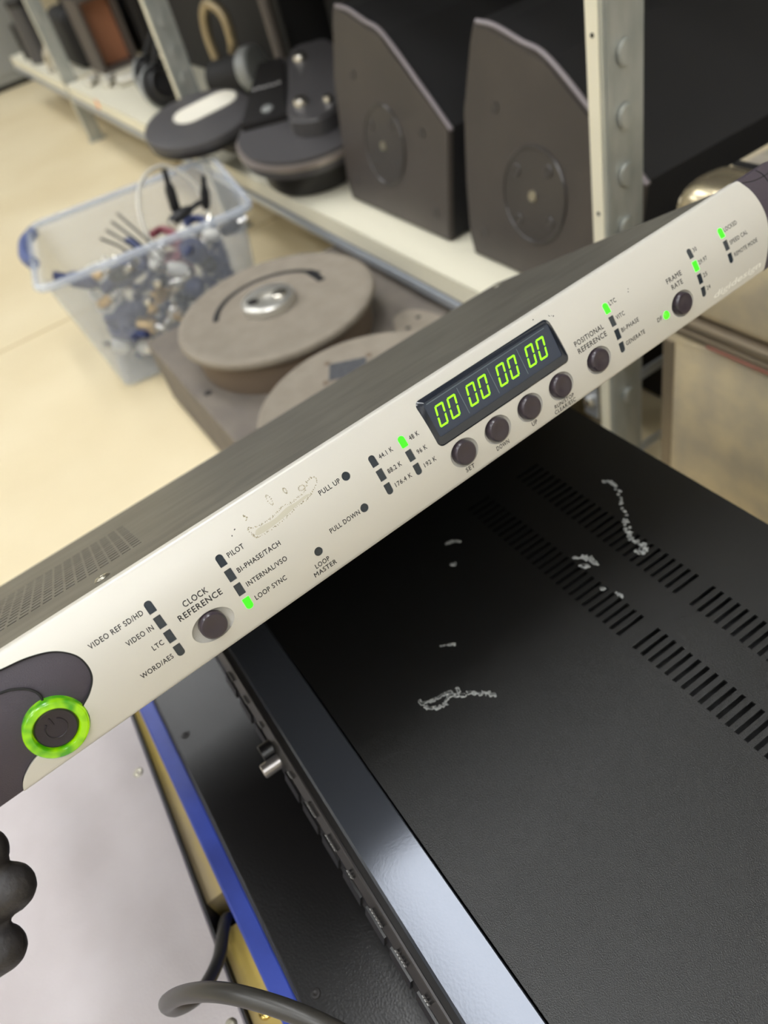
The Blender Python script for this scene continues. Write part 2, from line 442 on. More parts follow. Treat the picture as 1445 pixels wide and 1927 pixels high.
# display
b_ = NB()
oo = inset(disp_o, .08); ii = inset(disp_o, 2.2)
dsurf = lambda a, c: surf(c) + .35
n_ = len(oo)
inner = [(25.3 + 4.2 + x * 0, 0) for x in ()]
IN = rrect(61.7, 7.75, 68.0, 15.2, 1.0, 1.0, 1.0, 1.0, n=8)
rings = [[(p, -7.5) for p in oo], [(p, surf(p[1]) + .0) for p in oo], [(p, surf(p[1]) + .32) for p in inset(disp_o, .6)], [(p, -.1) for p in IN], [(p, -.55) for p in IN]]
RV = [[b_.verts.new(loc(p[0], p[1], h)) for p, h in r] for r in rings]
for a, c in zip(RV, RV[1:]):
    for k in range(n_): b_.faces.new((a[k], a[(k + 1) % n_], c[(k + 1) % n_], c[k]))
b_.faces.new(RV[0][::-1])
bmesh.ops.recalc_face_normals(b_, faces=b_.faces)
disp = obj('display_bezel', b_, 'bezel', U, True); disp['label'] = 'dark glossy display frame'
b_ = NB(); prism(b_, inset(IN, .02), -1.6, -.5, loc); obj('display_window', b_, 'seg_back', disp)['label'] = 'dark blue grey display window'
for u in (44.3, 60.6, 76.8):
    b_ = NB(); prism(b_, rrect(u, 7.4, .28, 11.6, .05, .05, .05, .05, 1), -.6, -.44, loc); obj('divider', b_, 'window_line', disp)
b_ = NB(); prism(b_, rrect(61.2, 14.2, 64, .3, .05, .05, .05, .05, 1), -.6, -.44, loc); obj('divider', b_, 'window_line', disp)
def seg_poly(kind, L, W, H):
    # one digit cell: width W, height H, stroke L, centred on the origin
    g = .30; w2, h2 = W / 2, H / 2
    if kind == 'a': return [(-w2 + g, h2), (w2 - g, h2), (w2 - L, h2 - L), (-w2 + L, h2 - L)]
    if kind == 'd': return [(-w2 + g, -h2), (-w2 + L, -h2 + L), (w2 - L, -h2 + L), (w2 - g, -h2)]
    if kind == 'g': return [(-w2 + g + .3, 0), (-w2 + L, L / 2), (w2 - L, L / 2), (w2 - g - .3, 0), (w2 - L, -L / 2), (-w2 + L, -L / 2)]
    sx = -1 if kind in 'fe' else 1; sy = 1 if kind in 'fb' else -1
    p = [(w2, h2 - g), (w2, g + .12), (w2 - L / 2, g), (w2 - L, L / 2 + g), (w2 - L, h2 - L - g * .3)]
    return [(sx * x, sy * y) for x, y in p]
for k in range(8):
    uc = 36.15 + 16.2425 * (k // 2) + (-3.15 if k % 2 == 0 else 3.15)
    vc = 7.55
    for kind in 'abcdefg':
        pl = [(uc + x + y * .22, vc + y) for x, y in seg_poly(kind, .70, 4.3, 8.6)]
        b_ = NB(); prism(b_, pl, -.6, -.38 if kind != 'g' else -.45, loc)
        o = obj('segment', b_, 'seg_on' if kind != 'g' else 'seg_off', disp)
        o['label'] = 'glowing green digit bar' if kind != 'g' else 'unlit digit bar'
# printed lettering that follows the bowed front
TXT = [('VIDEO REF SD/HD', -122.3, 6.7, -101.8, 1.95), ('VIDEO IN', -112.1, .4, -101.8, 1.95), ('LTC', -106.0, -6.0, -101.8, 1.95), ('WORD/AES', -114.4, -12.3, -101.8, 1.95),
       ('CLOCK', -89.5, .7, -79.7, 2.3), ('REFERENCE', -93.4, -2.7, -75.8, 2.3), ('PILOT', -67.3, 6.7, -60.6, 1.95), ('BI-PHASE/TACH', -67.3, .2, -48.9, 1.95),
       ('INTERNAL/VSO', -67.2, -6.0, -49.7, 1.95), ('LOOP SYNC', -67.1, -12.2, -53.5, 1.95), ('PULL UP', -26.6, 7.2, -17.0, 1.95), ('PULL DOWN', -30.5, -7.2, -16.6, 1.95),
       ('LOOP', -42.0, -15.8, -35.6, 1.95), ('MASTER', -43.9, -18.6, -33.7, 1.95), ('44.1 K', 1.1, 6.2, 7.7, 1.9), ('88.2 K', 1.2, -.4, 7.8, 1.9), ('176.4 K', 1.3, -6.6, 9.4, 1.9),
       ('48 K', 15.8, 5.8, 20.5, 1.9), ('96 K', 15.8, -.5, 20.6, 1.9), ('192 K', 15.9, -6.6, 21.9, 1.9), ('SET', 32.0, -18.9, 36.6, 1.95), ('DOWN', 48.9, -18.9, 55.8, 1.95),
       ('UP', 69.0, -18.9, 72.0, 1.95), ('RUN/STOP', 82.6, -18.4, 94.0, 1.8), ('CLEAR/ESC', 81.9, -20.7, 94.4, 1.75), ('POSITIONAL', 103.2, -.1, 120.5, 2.3), ('REFERENCE', 103.4, -3.6, 120.6, 2.3),
       ('LTC', 128.5, 6.6, 132.6, 1.95), ('VITC', 128.5, -.3, 133.6, 1.95), ('BI-PHASE', 128.6, -6.4, 139.5, 1.95), ('GENERATE', 128.7, -12.8, 140.8, 1.95), ('FRAME', 161.6, .3, 171.5, 2.3),
       ('RATE', 163.1, -3.3, 170.3, 2.3), ('30', 182.9, 5.8, 185.3, 1.95), ('29.97', 182.9, -.4, 188.6, 1.95), ('25', 182.9, -6.7, 185.6, 1.95), ('24', 182.9, -12.9, 185.4, 1.95), ('DF', 149.4, -12.2, 152.4, 1.95),
       ('LOCKED', 204.5, 5.7, 213.6, 1.95), ('SPEED CAL', 204.8, -.9, 217.2, 1.95), ('REMOTE MODE', 205.0, -6.9, 221.7, 1.95)]
def lettering(s, u0, v0, u1, cap, material, name, lift=.03, shear=0.0, spacing=1.12, ext=0.0, parent=None):
    tb = text_bm(s, 1.0, spacing, shear, ext)
    xs = [v.co.x for v in tb.verts]; ys = [v.co.y for v in tb.verts]
    x0, x1 = min(xs), max(xs)
    ref = 0.72  # cap height of the face at size 1
    for v in tb.verts:
        uu = u0 + (v.co.x - x0) / (x1 - x0) * (u1 - u0); vv = v0 + v.co.y / ref * cap
        v.co = Vector(loc(uu, vv, surf(vv) + lift + (ext * 500 if v.co.z > 0 else 0)))
    o = obj(name, tb, material, parent or U)
    return o
for s, u0, v0, u1, cap in TXT: lettering(s, u0, v0, u1, cap, 'ink', 'printed_word')
lettering('digidesign', 186.5, -18.7, 221.0, 2.6, 'emboss_white', 'embossed_word', lift=.06, shear=.25, spacing=1.0)['label'] = 'white embossed brand lettering'
# dark left end cap with swoosh, inset and ring
def ear_clip(p): return (max(-229.0, min(253.0, p[0])), max(-21.9, min(21.9, p[1])))
def bowed_plate(name, outline, dw, material):
    b_ = NB(); N_ = 44
    pr = [(-21.9 + 43.8 * i / N_, surf(-21.9 + 43.8 * i / N_) + dw) for i in range(N_ + 1)] + [(21.9, -9.4), (-21.9, -9.4)]
    A = [b_.verts.new(loc(PU0, v, w_)) for v, w_ in pr]; B = [b_.verts.new(loc(PU1, v, w_)) for v, w_ in pr]
    b_.faces.new(A); b_.faces.new(B[::-1])
    for i in range(len(pr)): b_.faces.new((A[i], B[i], B[(i + 1) % len(pr)], A[(i + 1) % len(pr)]))
    bmesh.ops.recalc_face_normals(b_, faces=b_.faces)
    o = obj(name, b_, material, U)
    k_ = NB(); prism(k_, outline, -14, 6, loc); kc = obj('cutter', k_, material, U)
    md = o.modifiers.new('b', 'BOOLEAN'); md.operation = 'INTERSECT'; md.solver = 'EXACT'; md.object = kc
    bake(o); bpy.data.objects.remove(kc); return o
ear = bowed_plate('end_cap', inset(ear_out, .3)[::-1], -1.9, 'ear_inset'); ear['label'] = 'dark purple grey plastic end cap'
inner_c = spline2([(-229, 14.2), (-190, 13.6), (-165, 13.0), (-152.0, 10.9), (-147.6, 9.2), (-144.4, 6.6), (-143.0, 3.6), (-143.3, 1.0)], 8)
sw = [(-229, 20.9), (-175, 20.9)] + ear_edge
sw_i = inset(sw + ring_arc[:1] + [(RC[0] + 6, RC[1] + 3)] + inner_c[::-1], .3)
bowed_plate('swoosh_plate', sw_i[::-1], -.8, 'ear_purple')
b_ = NB(); tube(b_, [loc(a, c, surf(c) - .85) for a, c in inner_c], .42 * MM, 6, 1); obj('seam', b_, 'dark_inside', ear)
b_ = NB(); tube(b_, [loc(a, c, surf(c) - .75) for a, c in [(-229, 20.6), (-200, 20.7), (-175, 20.6)] + inset(ear_out, .32)[2:2 + len(ear_edge)]], .36 * MM, 6, 1); obj('seam', b_, 'dark_inside', ear)
RM = Matrix.Translation(loc(RC[0], RC[1], surf(RC[1]) - 1.5)) @ Matrix.Rotation(math.atan(-8 * RC[1] / 484), 4, 'X')
b_ = NB(); lathe(b_, [(r * MM, z * MM) for r, z in [(7.3, -3), (7.3, 2.4), (7.7, 2.95), (9.6, 2.95), (10.2, 2.5), (10.45, 1.6), (10.5, -3)]], 64, caps=False)
ring = obj('power_ring', b_, 'power_ring', U, True); ring.matrix_local = RM; ring['label'] = 'glowing green ring around the power button'
b_ = NB(); lathe(b_, [(r * MM, z * MM) for r, z in [(0, 1.5), (4.5, 1.5), (6.4, 1.75), (6.9, 1.4), (7.05, .6), (7.05, -3)]], 48)
pb = obj('power_button', b_, 'power_cap', U, True); pb.matrix_local = RM
b_ = NB()
arc = [Vector((3.5 * MM * math.sin(a), 3.5 * MM * math.cos(a), 1.56 * MM)) for a in [math.radians(32 + 296 * k / 20) for k in range(21)]]
tube(b_, arc, .28 * MM, 6, 1); tube(b_, [Vector((0, 1.6 * MM, 1.56 * MM)), Vector((0, 3.0 * MM, 1.58 * MM)), Vector((0, 4.4 * MM, 1.6 * MM))], .28 * MM, 6, 1)
o = obj('power_symbol', b_, 'power_cap', pb)
# right end cap
o = bowed_plate('end_cap', ([(a + .2, c) for a, c in ear_r] + [(258, -25), (258, 26)])[::-1], -.3, 'ear_purple'); o['label'] = 'dark purple grey plastic end cap'
for p in ([(229, 20.2), (238, 17.8), (253, 17.2)], [(241, 21.6), (243, 18.5), (243.5, 14)]):
    b_ = NB(); tube(b_, [loc(a, c, surf(c) - .22) for a, c in p], .18 * MM, 6, 6); obj('groove', b_, 'dark_inside', o)
# chassis: top cover with real slots, tray below, screws
cu0, cu1, cw0, cw1 = -204.0, 228.0, -222.0, -6.0
cols = 17; rows = 13
us = [cu0]; uh = set()
for k in range(cols):
    a = -172 + k * 5.05
    us += [a, a + 4.0]; uh.add(len(us) - 2)
us += [0, cu1]
ws = [cw0]; wh = set()
for k in range(rows):
    a = -150 + k * 7.6
    ws += [a, a + 2.6]; wh.add(len(ws) - 2)
ws += [cw1]
b_ = NB()
grid_holes(b_, [x * MM for x in us], [-x * MM for x in ws][::-1], lambda i, j: (i in uh) and ((len(ws) - 2 - j) in wh), 0, 1.2 * MM)
bmesh.ops.transform(b_, matrix=Matrix.Translation(loc(0, 19.4, 0)) @ Matrix.Rotation(-PI / 2, 4, 'X'), verts=b_.verts)
bmesh.ops.recalc_face_normals(b_, faces=b_.faces)
obj('top_cover', b_, 'top_metal', U)['label'] = 'dusty dark grey top cover with vent slots'
b_ = NB()
box(b_, cu0 * MM, cu1 * MM, -20.5 * MM, -19.3 * MM, cw0 * MM, cw1 * MM)
box(b_, cu0 * MM, (cu0 + 1.2) * MM, -19.3 * MM, 19.4 * MM, cw0 * MM, cw1 * MM)
box(b_, (cu1 - 1.2) * MM, cu1 * MM, -19.3 * MM, 19.4 * MM, cw0 * MM, cw1 * MM)
box(b_, (cu0 + 1.2) * MM, (cu1 - 1.2) * MM, -19.3 * MM, 19.4 * MM, cw0 * MM, (cw0 + 1.2) * MM)
obj('chassis', b_, 'top_metal', U)
obj('circuit_board', bx(-200 * MM, 224 * MM, -12 * MM, -10 * MM, -218 * MM, -12 * MM), 'dark_inside', U)
for u, w_ in ((-107, -30), (-190, -200), (214, -200)):
    b_ = NB(); lathe(b_, [(0, .7), (1.0, .7), (1.2, .9), (2.6, .7), (3.2, .1), (3.2, -.2)], 20)
    bmesh.ops.scale(b_, vec=(MM, MM, MM), verts=b_.verts)
    bmesh.ops.transform(b_, matrix=Matrix.Translation(loc(u, 20.65, w_)) @ Matrix.Rotation(-PI / 2, 4, 'X'), verts=b_.verts)
    obj('screw', b_, 'screw', U, True)
# torn tape glue left on the silver front
b_ = NB()
pl = lambda a, c, h: loc(a, c, surf(c) + .02 + h)
edge = [(-55.5, 8.6), (-55.9, 11.6), (-53.5, 10.8), (-51, 10.3), (-47, 10.2), (-43.5, 10.9), (-40.5, 11.6), (-37.5, 11.0), (-34.5, 11.2), (-31.5, 11.5), (-29.2, 13.2), (-26.5, 14.6), (-24.6, 13.9), (-25.2, 12.0), (-28.5, 10.2), (-31.5, 8.8), (-36, 8.7), (-41, 7.6), (-46, 7.0), (-51, 6.9), (-54.8, 7.4)]
el = spline2(edge + edge[:1], 5)
for p in el:
    tri_blob(b_, (p[0] + random.uniform(-.25, .25), p[1] + random.uniform(-.2, .2)), random.uniform(.18, .5), random.uniform(.1, .25), .05, 6, pl, .5, random.uniform(0, 3))
for c, a, bb in (((-43.5, 16.0), .9, 2.0), ((-36.8, 15.8), .7, 1.0), ((-31, 13.4), 1.6, .9)):
    for k in range(14):
        q = 2 * PI * k / 14; tri_blob(b_, (c[0] + a * math.cos(q) * .8, c[1] + bb * math.sin(q)), .3, .16, .05, 6, pl, .5, q)
for k in range(6): tri_blob(b_, (-54.2 + random.uniform(-.5, .5), 15.5 + random.uniform(-1.3, 1.3)), .25, .35, .05, 6, pl, .5, k)
o = obj('glue_residue', b_, 'residue', U); o['kind'] = 'stuff'; o['label'] = 'torn tape glue residue'
b_ = NB(); prism(b_, [(a, c) for a, c in spline2([(-55, 8.4), (-53, 9.8), (-46, 9.4), (-40, 10.4), (-36, 10.2), (-31, 10.4), (-30, 9.6), (-36, 9.0), (-42, 8.0), (-50, 7.4), (-54, 7.6)], 4)], lambda a, c: surf(c) - .05, lambda a, c: surf(c) + .015, loc)
obj('glue_film', b_, 'residue_fill', U)
b_ = NB()
for c in ((140.5, 7.3), (141.2, 8.4), (100.5, 16.6), (99.5, 17.0), (101.2, 16.0), (92, 19.2), (-60, 14), (-62, 12.6)):
    tri_blob(b_, c, random.uniform(.15, .5), random.uniform(.12, .3), .03, 6, pl, .5, random.uniform(0, 3))
o = obj('scuff_mark', b_, 'dust_mark', U); o['kind'] = 'stuff'

# ================================================================== the gloved hand carrying the left end
HM = um
def P3(u, v, w_): return HM @ Vector(loc(u, v, w_))
chains = [
    # (points (u,v,w,r))
    [(-187, -33.0, -10, 8.3), (-200, -32.6, -13, 8.9), (-220, -32.5, -22, 9.6), (-252, -36, -30, 10.6), (-300, -42, -26, 14)],
    [(-187, -48.0, -8, 8.6), (-203, -46.8, -10, 9.3), (-226, -47.5, -20, 9.9), (-258, -52, -30, 10.9), (-304, -56, -26, 14)],
    [(-199, -62.5, -5, 8.0), (-212, -61.5, -8, 8.7), (-232, -62, -18, 9.5), (-260, -68, -28, 10.5), (-306, -72, -25, 13.5)],
    [(-226, -79, -6, 7.2), (-234, -78.5, -9, 7.8), (-246, -79, -16, 8.4), (-262, -83, -26, 9.4), (-308, -86, -24, 12)],
    [(-218, -8, 8.2, 8.4), (-236, -12, 11, 9.4), (-262, -24, 8, 10.8), (-292, -40, -6, 14), (-310, -56, -20, 15)],
    [(-306, -64, -25, 25), (-330, -68, -24, 24), (-352, -72, -20, 24), (-390, -82, -8, 28), (-450, -98, 18, 33)],
    [(-300, -50, -26, 16), (-304, -76, -24, 16)],
]
b_ = NB()
for ch in chains:
    for (p, q) in zip(ch, ch[1:]):
        n_ = 7
        for k in range(n_ + 1):
            f_ = k / n_; c = P3(*(p[i] * (1 - f_) + q[i] * f_ for i in range(3))); r = (p[3] * (1 - f_) + q[3] * f_) * MM
            s = bmesh.ops.create_icosphere(b_, subdivisions=2, radius=r); bmesh.ops.translate(b_, vec=c, verts=s['verts'])
hand = obj('gloved_hand', b_, 'glove')
md = hand.modifiers.new('r', 'REMESH'); md.mode = 'VOXEL'; md.voxel_size = 0.0013; md.use_smooth_shade = True
md = hand.modifiers.new('s', 'SMOOTH'); md.factor = .5; md.iterations = 4
bake(hand); hand.data.materials.clear(); hand.data.materials.append(MATS['glove'])
tag(hand, 'hand in black glove, fingers curled under the dark end of silver rack unit', 'hand')

# ================================================================== stack of black gear
AX0, AX1, AY0, AY1, AZ = -0.600, 0.03, -0.003, 0.357, 0.160
AK = 0.733   # drawn on a 430 mm wide template, built at the slim player's real size
A_ = thing('amplifier', 'black vented amplifier with glossy grey front strip and white scuffs on top', 'amplifier', (-.440, 0, .2139))
def aobj(name, bm, material, parent=A_, smooth=False):
    bmesh.ops.translate(bm, vec=(-AX0, 0, -0.075), verts=bm.verts)
    bmesh.ops.scale(bm, vec=(AK, AK, AK), verts=bm.verts)
    return obj(name, bm, material, parent, smooth)
sx = [AX0]; xh = set()
for start in (-0.2259 - 25 * .0066, -0.2115):
    for k in range(26):
        a = start + k * .0066; sx += [a - .0014, a + .0014]; xh.add(len(sx) - 2)
sx += [AX1]
sy = [0.0315, .2143, .2372, .2658, .2886, AY1]
b_ = NB(); grid_holes(b_, sx, sy, lambda i, j: i in xh and j in (1, 3), AZ - .0012, AZ)
aobj('top_cover', b_, 'amp_black')
b_ = NB()
box(b_, AX0, AX1, AY1 - .0012, AY1, .060, AZ - .0013); box(b_, AX0, AX0 + .0012, .0315, AY1 - .0013, .060, AZ - .0013); box(b_, AX1 - .0012, AX1, .0315, AY1 - .0013, .060, AZ - .0013)
box(b_, AX0, AX1, .0315, AY1, .058, .060)
aobj('body', b_, 'amp_black')
aobj('heat_sink', bx(AX0 + .03, AX1 - .02, .19, .31, .060, .135), 'dark_inside')
b_ = NB()
stripo = [(.0305, AZ - .0006), (.0298, AZ + .0002), (-.0012, AZ + .0002), (-.0028, AZ - .0010), (-.0030, AZ - .004), (-.0012, AZ - .007), (.0305, AZ - .007)]
prism(b_, stripo, AX0, AX1, lambda a, c, h: (h, a, c))
aobj('front_strip', b_, 'amp_strip')['label'] = 'glossy dark grey strip along the front edge'
b_ = NB()
fo = [(-.0012, AZ - .0072), (-.0062, AZ - .0095), (-.0072, AZ - .012), (-.0062, AZ - .0145), (-.0125, AZ - .024), (-.0155, AZ - .036), (-.0155, .058), (.0305, .058), (.0305, AZ - .0072)]
prism(b_, fo, AX0, AX1, lambda a, c, h: (h, a, c))
fascia = aobj('fascia', b_, 'amp_face')
b_ = NB(); tube(b_, [(AX0 + .002, -.0070, AZ - .0112), (-.2, -.0070, AZ - .0112), (AX1 - .002, -.0070, AZ - .0112)], .0016, 8, 4); aobj('trim_rail', b_, 'amp_lip', fascia)
# function keys with raised lettering along the fascia
sl = lambda t: (-.0125 - .003 * t, AZ - .024 - .012 * t)
kx = [-.40, -.372, -.344, -.295, -.268, -.241, -.214, -.187, -.160, -.133, -.106, -.079]
for i, x in enumerate(kx):
    b_ = NB(); L = .0105
    prism(b_, [(-.0128, AZ - .0262), (-.0145, AZ - .0262), (-.0170, AZ - .0345), (-.0150, AZ - .0345)], x - L, x + L, lambda a, c, h: (h, a, c))
    key = aobj('key', b_, 'amp_face', fascia)
    b_ = NB()
    for k in range(random.randint(3, 6)):
        xx = x - .006 + k * .0022
        box(b_, xx, xx + .0014, -.0125, -.0120, AZ - .0236, AZ - .0205)
    bmesh.ops.rotate(b_, cent=(x, -.0118, AZ - .022), matrix=Matrix.Rotation(.35, 3, 'X'), verts=b_.verts)
    aobj('key_mark', b_, 'amp_ink', fascia)
for x, r, ln in ((-.318, .0052, .017), (-.330, .007, .012)):
    b_ = NB(); cyl(b_, (x, -.010, AZ - .030), (0, -1, 0.0), r, ln, 20, .0008); aobj('knob', b_, 'knob_metal' if r < .006 else 'amp_face', A_, True)
for x in (AX0 + .05, AX1 - .05):
    for y in (.04, .32):
        b_ = NB(); cyl(b_, (x, y, .0494), (0, 0, 1), .016, .0085, 20); aobj('foot', b_, 'black_rubber')
# dried glue flecks and dull scratches on the cover
b_ = NB(); pz = lambda a, c, h: (a, c, AZ + h)
def scatter(pts, n, r, sp):
    c = spline2(pts, 12)
    for k in range(n):
        p = c[int(k * (len(c) - 1) / max(1, n - 1))]
        tri_blob(b_, (p[0] + random.uniform(-sp, sp), p[1] + random.uniform(-sp, sp)), r * random.uniform(.8, 1.7), r * random.uniform(.6, 1.2), .0004, 7, pz, .4, random.uniform(0, 3))
scatter([(-.2720, .083), (-.2640, .086), (-.2600, .094), (-.2630, .101), (-.2590, .106), (-.2560, .110)], 60, .0011, .0007)
scatter([(-.2700, .084), (-.2670, .092), (-.2660, .099), (-.2640, .104)], 40, .0010, .0006)
scatter([(-.2570, .1115), (-.2535, .115), (-.2480, .121), (-.2442, .1245)], 26, .0011, .0007)
scatter([(-.2640, .1090), (-.2610, .1075)], 6, .0011, .0004)
scatter([(-.3745, .180), (-.3726, .1845), (-.3690, .188)], 14, .0013, .0008)
scatter([(-.3540, .170), (-.3525, .173)], 5, .0014, .0005)
scatter([(-.2985, .120), (-.2960, .125), (-.2935, .128)], 8, .0009, .0004)
scatter([(-.2950, .240), (-.2905, .246), (-.2840, .2475), (-.2790, .2465)], 14, .0015, .0010)
scatter([(-.2860, .239), (-.2830, .241)], 5, .0016, .0006)
scatter([(-.2620, .2335), (-.2600, .235)], 4, .0013, .0006)
scatter([(-.2510, .2385), (-.2475, .239)], 5, .0013, .0006)
scatter([(-.3370, .3115), (-.3330, .3140), (-.3250, .3120), (-.3120, .3030), (-.3000, .2960)], 22, .0012, .0012)
scatter([(-.2980, .2945), (-.2880, .2860), (-.2800, .2825), (-.2700, .2835), (-.2660, .2800), (-.2690, .2740)], 46, .0013, .0020)
o = aobj('glue_fleck', b_, 'scuff'); o['kind'] = 'stuff'; o['label'] = 'dried white glue flecks'

LZ = 0.195
L_ = thing('rack_device', 'wide flat black rack device underneath the amplifier', 'rack device', (-.42, -.0607, .106))
def lobj(name, bm, material, parent=L_, smooth=False):
    bmesh.ops.translate(bm, vec=(.42, .0607, -.106), verts=bm.verts); return obj(name, bm, material, parent, smooth)
lobj('body', bx(-.42, .04, -.0607, .27, .112, LZ, .001, 2), 'black_sheet')
for x, y in ((-.330, -.0527), (-.153, -.0527), (-.33, .24), (-.04, -.0527)):
    b_ = NB(); lathe(b_, [(0, .0005), (.0009, .0005), (.0012, .0007), (.0023, .0006), (.0028, -.0003)], 18, Matrix.Translation((x, y, LZ))); lobj('screw', b_, 'dark_screw', L_, True)
for x in (-.38, 0):
    for y in (-.03, .24):
        b_ = NB(); cyl(b_, (x, y, .106), (0, 0, 1), .012, .007, 16); lobj('foot', b_, 'black_rubber')
K = thing('road_case', 'low black road case carrying the stack of black devices', 'case', (-.42, -.058, 0))
b_ = NB(); box(b_, 0, .47, 0, .325, .001, .1055, .005, 2); obj('body', b_, 'box_black', K)
b_ = NB(); box(b_, .005, .465, -.003, -.0002, .066, .074); obj('edge_rail', b_, 'rail_and_shade_steel', K)

BL = thing('blue_panel', 'worn blue painted metal panel standing on edge beside the black rack device', 'panel', (-.47, -.0741, 0))
b_ = NB(); box(b_, 0, .52, .0, .0114, .001, .1846, .0014, 2); obj('panel_body', b_, 'blue_paint', BL)
b_ = NB(); tube(b_, [(.0, .0120, .1858), (.25, .0120, .1858), (.52, .0120, .1858)], .0011, 8, 3); obj('edge_strip', b_, 'plug_black', BL)
TW = thing('wooden_board', 'tan wooden board with brass screws in the gap beside the blue panel', 'board', (-.47, -.1145, 0))
for a, c in ((0, .232), (.252, .51)):      # sawn through where the cable drops down
    b_ = NB(); prism(b_, [(a, .0393), (c, .0393), (c, .0375 - .0392 * c), (a, .0375 - .0392 * a)], .001, .1724); obj('plank', b_, 'tan_wood', TW)
for x, y in ((.300, .0335), (.325, .0330)):
    b_ = NB(); lathe(b_, [(0, .0023), (.0015, .0023), (.0032, .0015), (.0038, 0)], 18, Matrix.Translation((x, y, .1724))); obj('screw', b_, 'brass', TW, True)

GR = thing('grey_chassis', 'light grey sheet metal chassis with countersunk screws on its lid', 'chassis', (-.377, -.0813, 0), math.radians(-2.6))
b_ = NB(); box(b_, -.15, .46, -.33, 0, .004, .1789, .0008, 1); obj('body', b_, 'grey_sheet', GR)
b_ = NB(); box(b_, -.15, .46, .0001, .0013, .004, .1778); obj('dark_edge_line', b_, 'plug_black', GR)  # thin black line along the side facing the board
for x, y in ((.0386, -.0080), (.2046, -.0065), (-.076, -.0080)):
    b_ = NB(); lathe(b_, [(0, -.0001), (.0008, -.0001), (.0012, .0005), (.0023, .0006), (.0032, .0002), (.0036, -.0003)], 20, Matrix.Translation((x, y, .1789))); obj('screw', b_, 'screw', GR, True)

cp = [(-.0662, -.0257, -.3377), (-.0774, -.0288, -.316), (-.0874, -.0323, -.3043), (-.1003, -.0397, -.2971), (-.1163, -.0518, -.2944), (-.1332, -.0669, -.2977), (-.1487, -.0829, -.313), (-.1636, -.0985, -.3405), (-.1727, -.1031, -.3695), (-.184, -.0985, -.3960), (-.2000, -.0895, -.4135), (-.2140, -.0832, -.4205), (-.2240, -.0802, -.4290), (-.2280, -.0798, -.4450), (-.2285, -.0798, -.4800)]
b_ = NB(); tube(b_, [(x, y, z + .6) for x, y, z in cp], .0035, 16, 10)
tag(obj('power_cable', b_, 'cable_grey', None, True), 'thick black power cable looping above the light grey chassis', 'cable')

# ================================================================== shelving
SY, SZ = .428, .160
def shelf_bay(x0, x1, label):
    s = thing('shelf_board', label, 'shelf', (x0, SY, SZ))
    b_ = NB(); box(b_, 0, x1 - x0, .001, .60, -.004, 0); box(b_, 0, x1 - x0, 0, .0015, -.026, 0, 0); box(b_, 0, x1 - x0, .0015, .014, -.026, -.0245)
    obj('tray', b_, 'cream_steel', s)
    b_ = NB(); box(b_, .004, x1 - x0 - .004, -.003, .006, -.0425, -.0300, .002, 2); obj('support_beam', b_, 'beam_steel', s)
    return s
shelf_bay(-1.472, -.468, 'cream steel shelf board carrying the two black speakers')
s2 = shelf_bay(-2.515, -1.512, 'cream steel shelf board with small orange mark on its lip')
b_ = NB(); cyl(b_, (.305, -.0004, -.010), (0, -1, 0), .012, .0006, 16); obj('orange_mark', b_, 'orange', s2)
shelf_bay(-3.30, -2.556, 'cream steel shelf board at the far end holding black tubes')
def dshape(r, n=14):
    return [(r * math.cos(a), r * math.sin(a)) for a in [PI / 2 - .55 + (PI * 1.22) * k / n for k in range(n + 1)]]
def post(x, label):
    p = thing('shelf_upright', label, 'upright', (x, SY, 0))
    b_ = NB()
    box(b_, -.0165, 0, 0, .0018, 0, 2.0); box(b_, -.0018, 0, .0018, .037, 0, 2.0); box(b_, -.0165, 0, .037, .0388, 0, 2.0); box(b_, -.0165, -.0147, .0018, .006, 0, 2.0)
    obj('profile', b_, 'zinc', p)
    b_ = NB(); box(b_, -.0160, -.0035, -.0010, -.0001, .02, 2.0, .0003, 1); obj('face_strip', b_, 'cream_steel', p)
    b_ = NB(); box(b_, -.0004, .0012, .0020, .0065, 0, 2.0); obj('fold', b_, 'zinc', p)
    first = None
    for k in range(18):
        z = .108 + k * .0437
        if z > .60: break
        if first is None:
            b_ = NB(); prism(b_, dshape(.0095), 0, .0034, lambda a, c, h: (h, a * .9, c)); bmesh.ops.bevel(b_, geom=[e for e in b_.edges], offset=.0009, segments=2, affect='EDGES')
            o = obj('pressed_tab', b_, 'zinc', p, True); first = o.data
        else: o = bpy.data.objects.new('pressed_tab', first); link(o, p)
        o.location = (0.0004, .020, z)
    for z in (.30, .43, .17):
        b_ = NB(); cyl(b_, (-.009, -.0006, z), (0, -1, 0), .0017, .0009, 10); obj('hole', b_, 'dark_inside', p)
    obj('foot_plate', bx(-.022, .006, -.004, .045, 0, .004), 'zinc', p)
    return p
post(-.449, 'galvanised shelf upright beside the aluminium case, between it and the speakers')
post(-1.490, 'galvanised shelf upright between the black headphones and the round black bases')
post(-2.534, 'galvanised shelf upright at the far end beside the dark tubes')
for x in (-.449, -1.490, -2.534):
    r_ = thing('rear_upright', 'galvanised rear shelf upright behind the shelf boards', 'upright', (x, 1.0, 0), 0, 'rear shelf uprights')
    b_ = NB(); box(b_, -.0165, 0, .03, .0318, 0, 2.0); box(b_, -.0018, 0, 0, .0318, 0, 2.0); obj('profile', b_, 'zinc', r_)
for z, lb in ((.115, 'flat steel brace across the shelving end just below the shelf board'), (.02, 'flat steel brace across the shelving end close to the floor')):
    tag(obj('cross_brace', bx(-.4499, -.4485, SY + .037, 1.0, z, z + .012), 'beam_steel'), lb, 'brace')
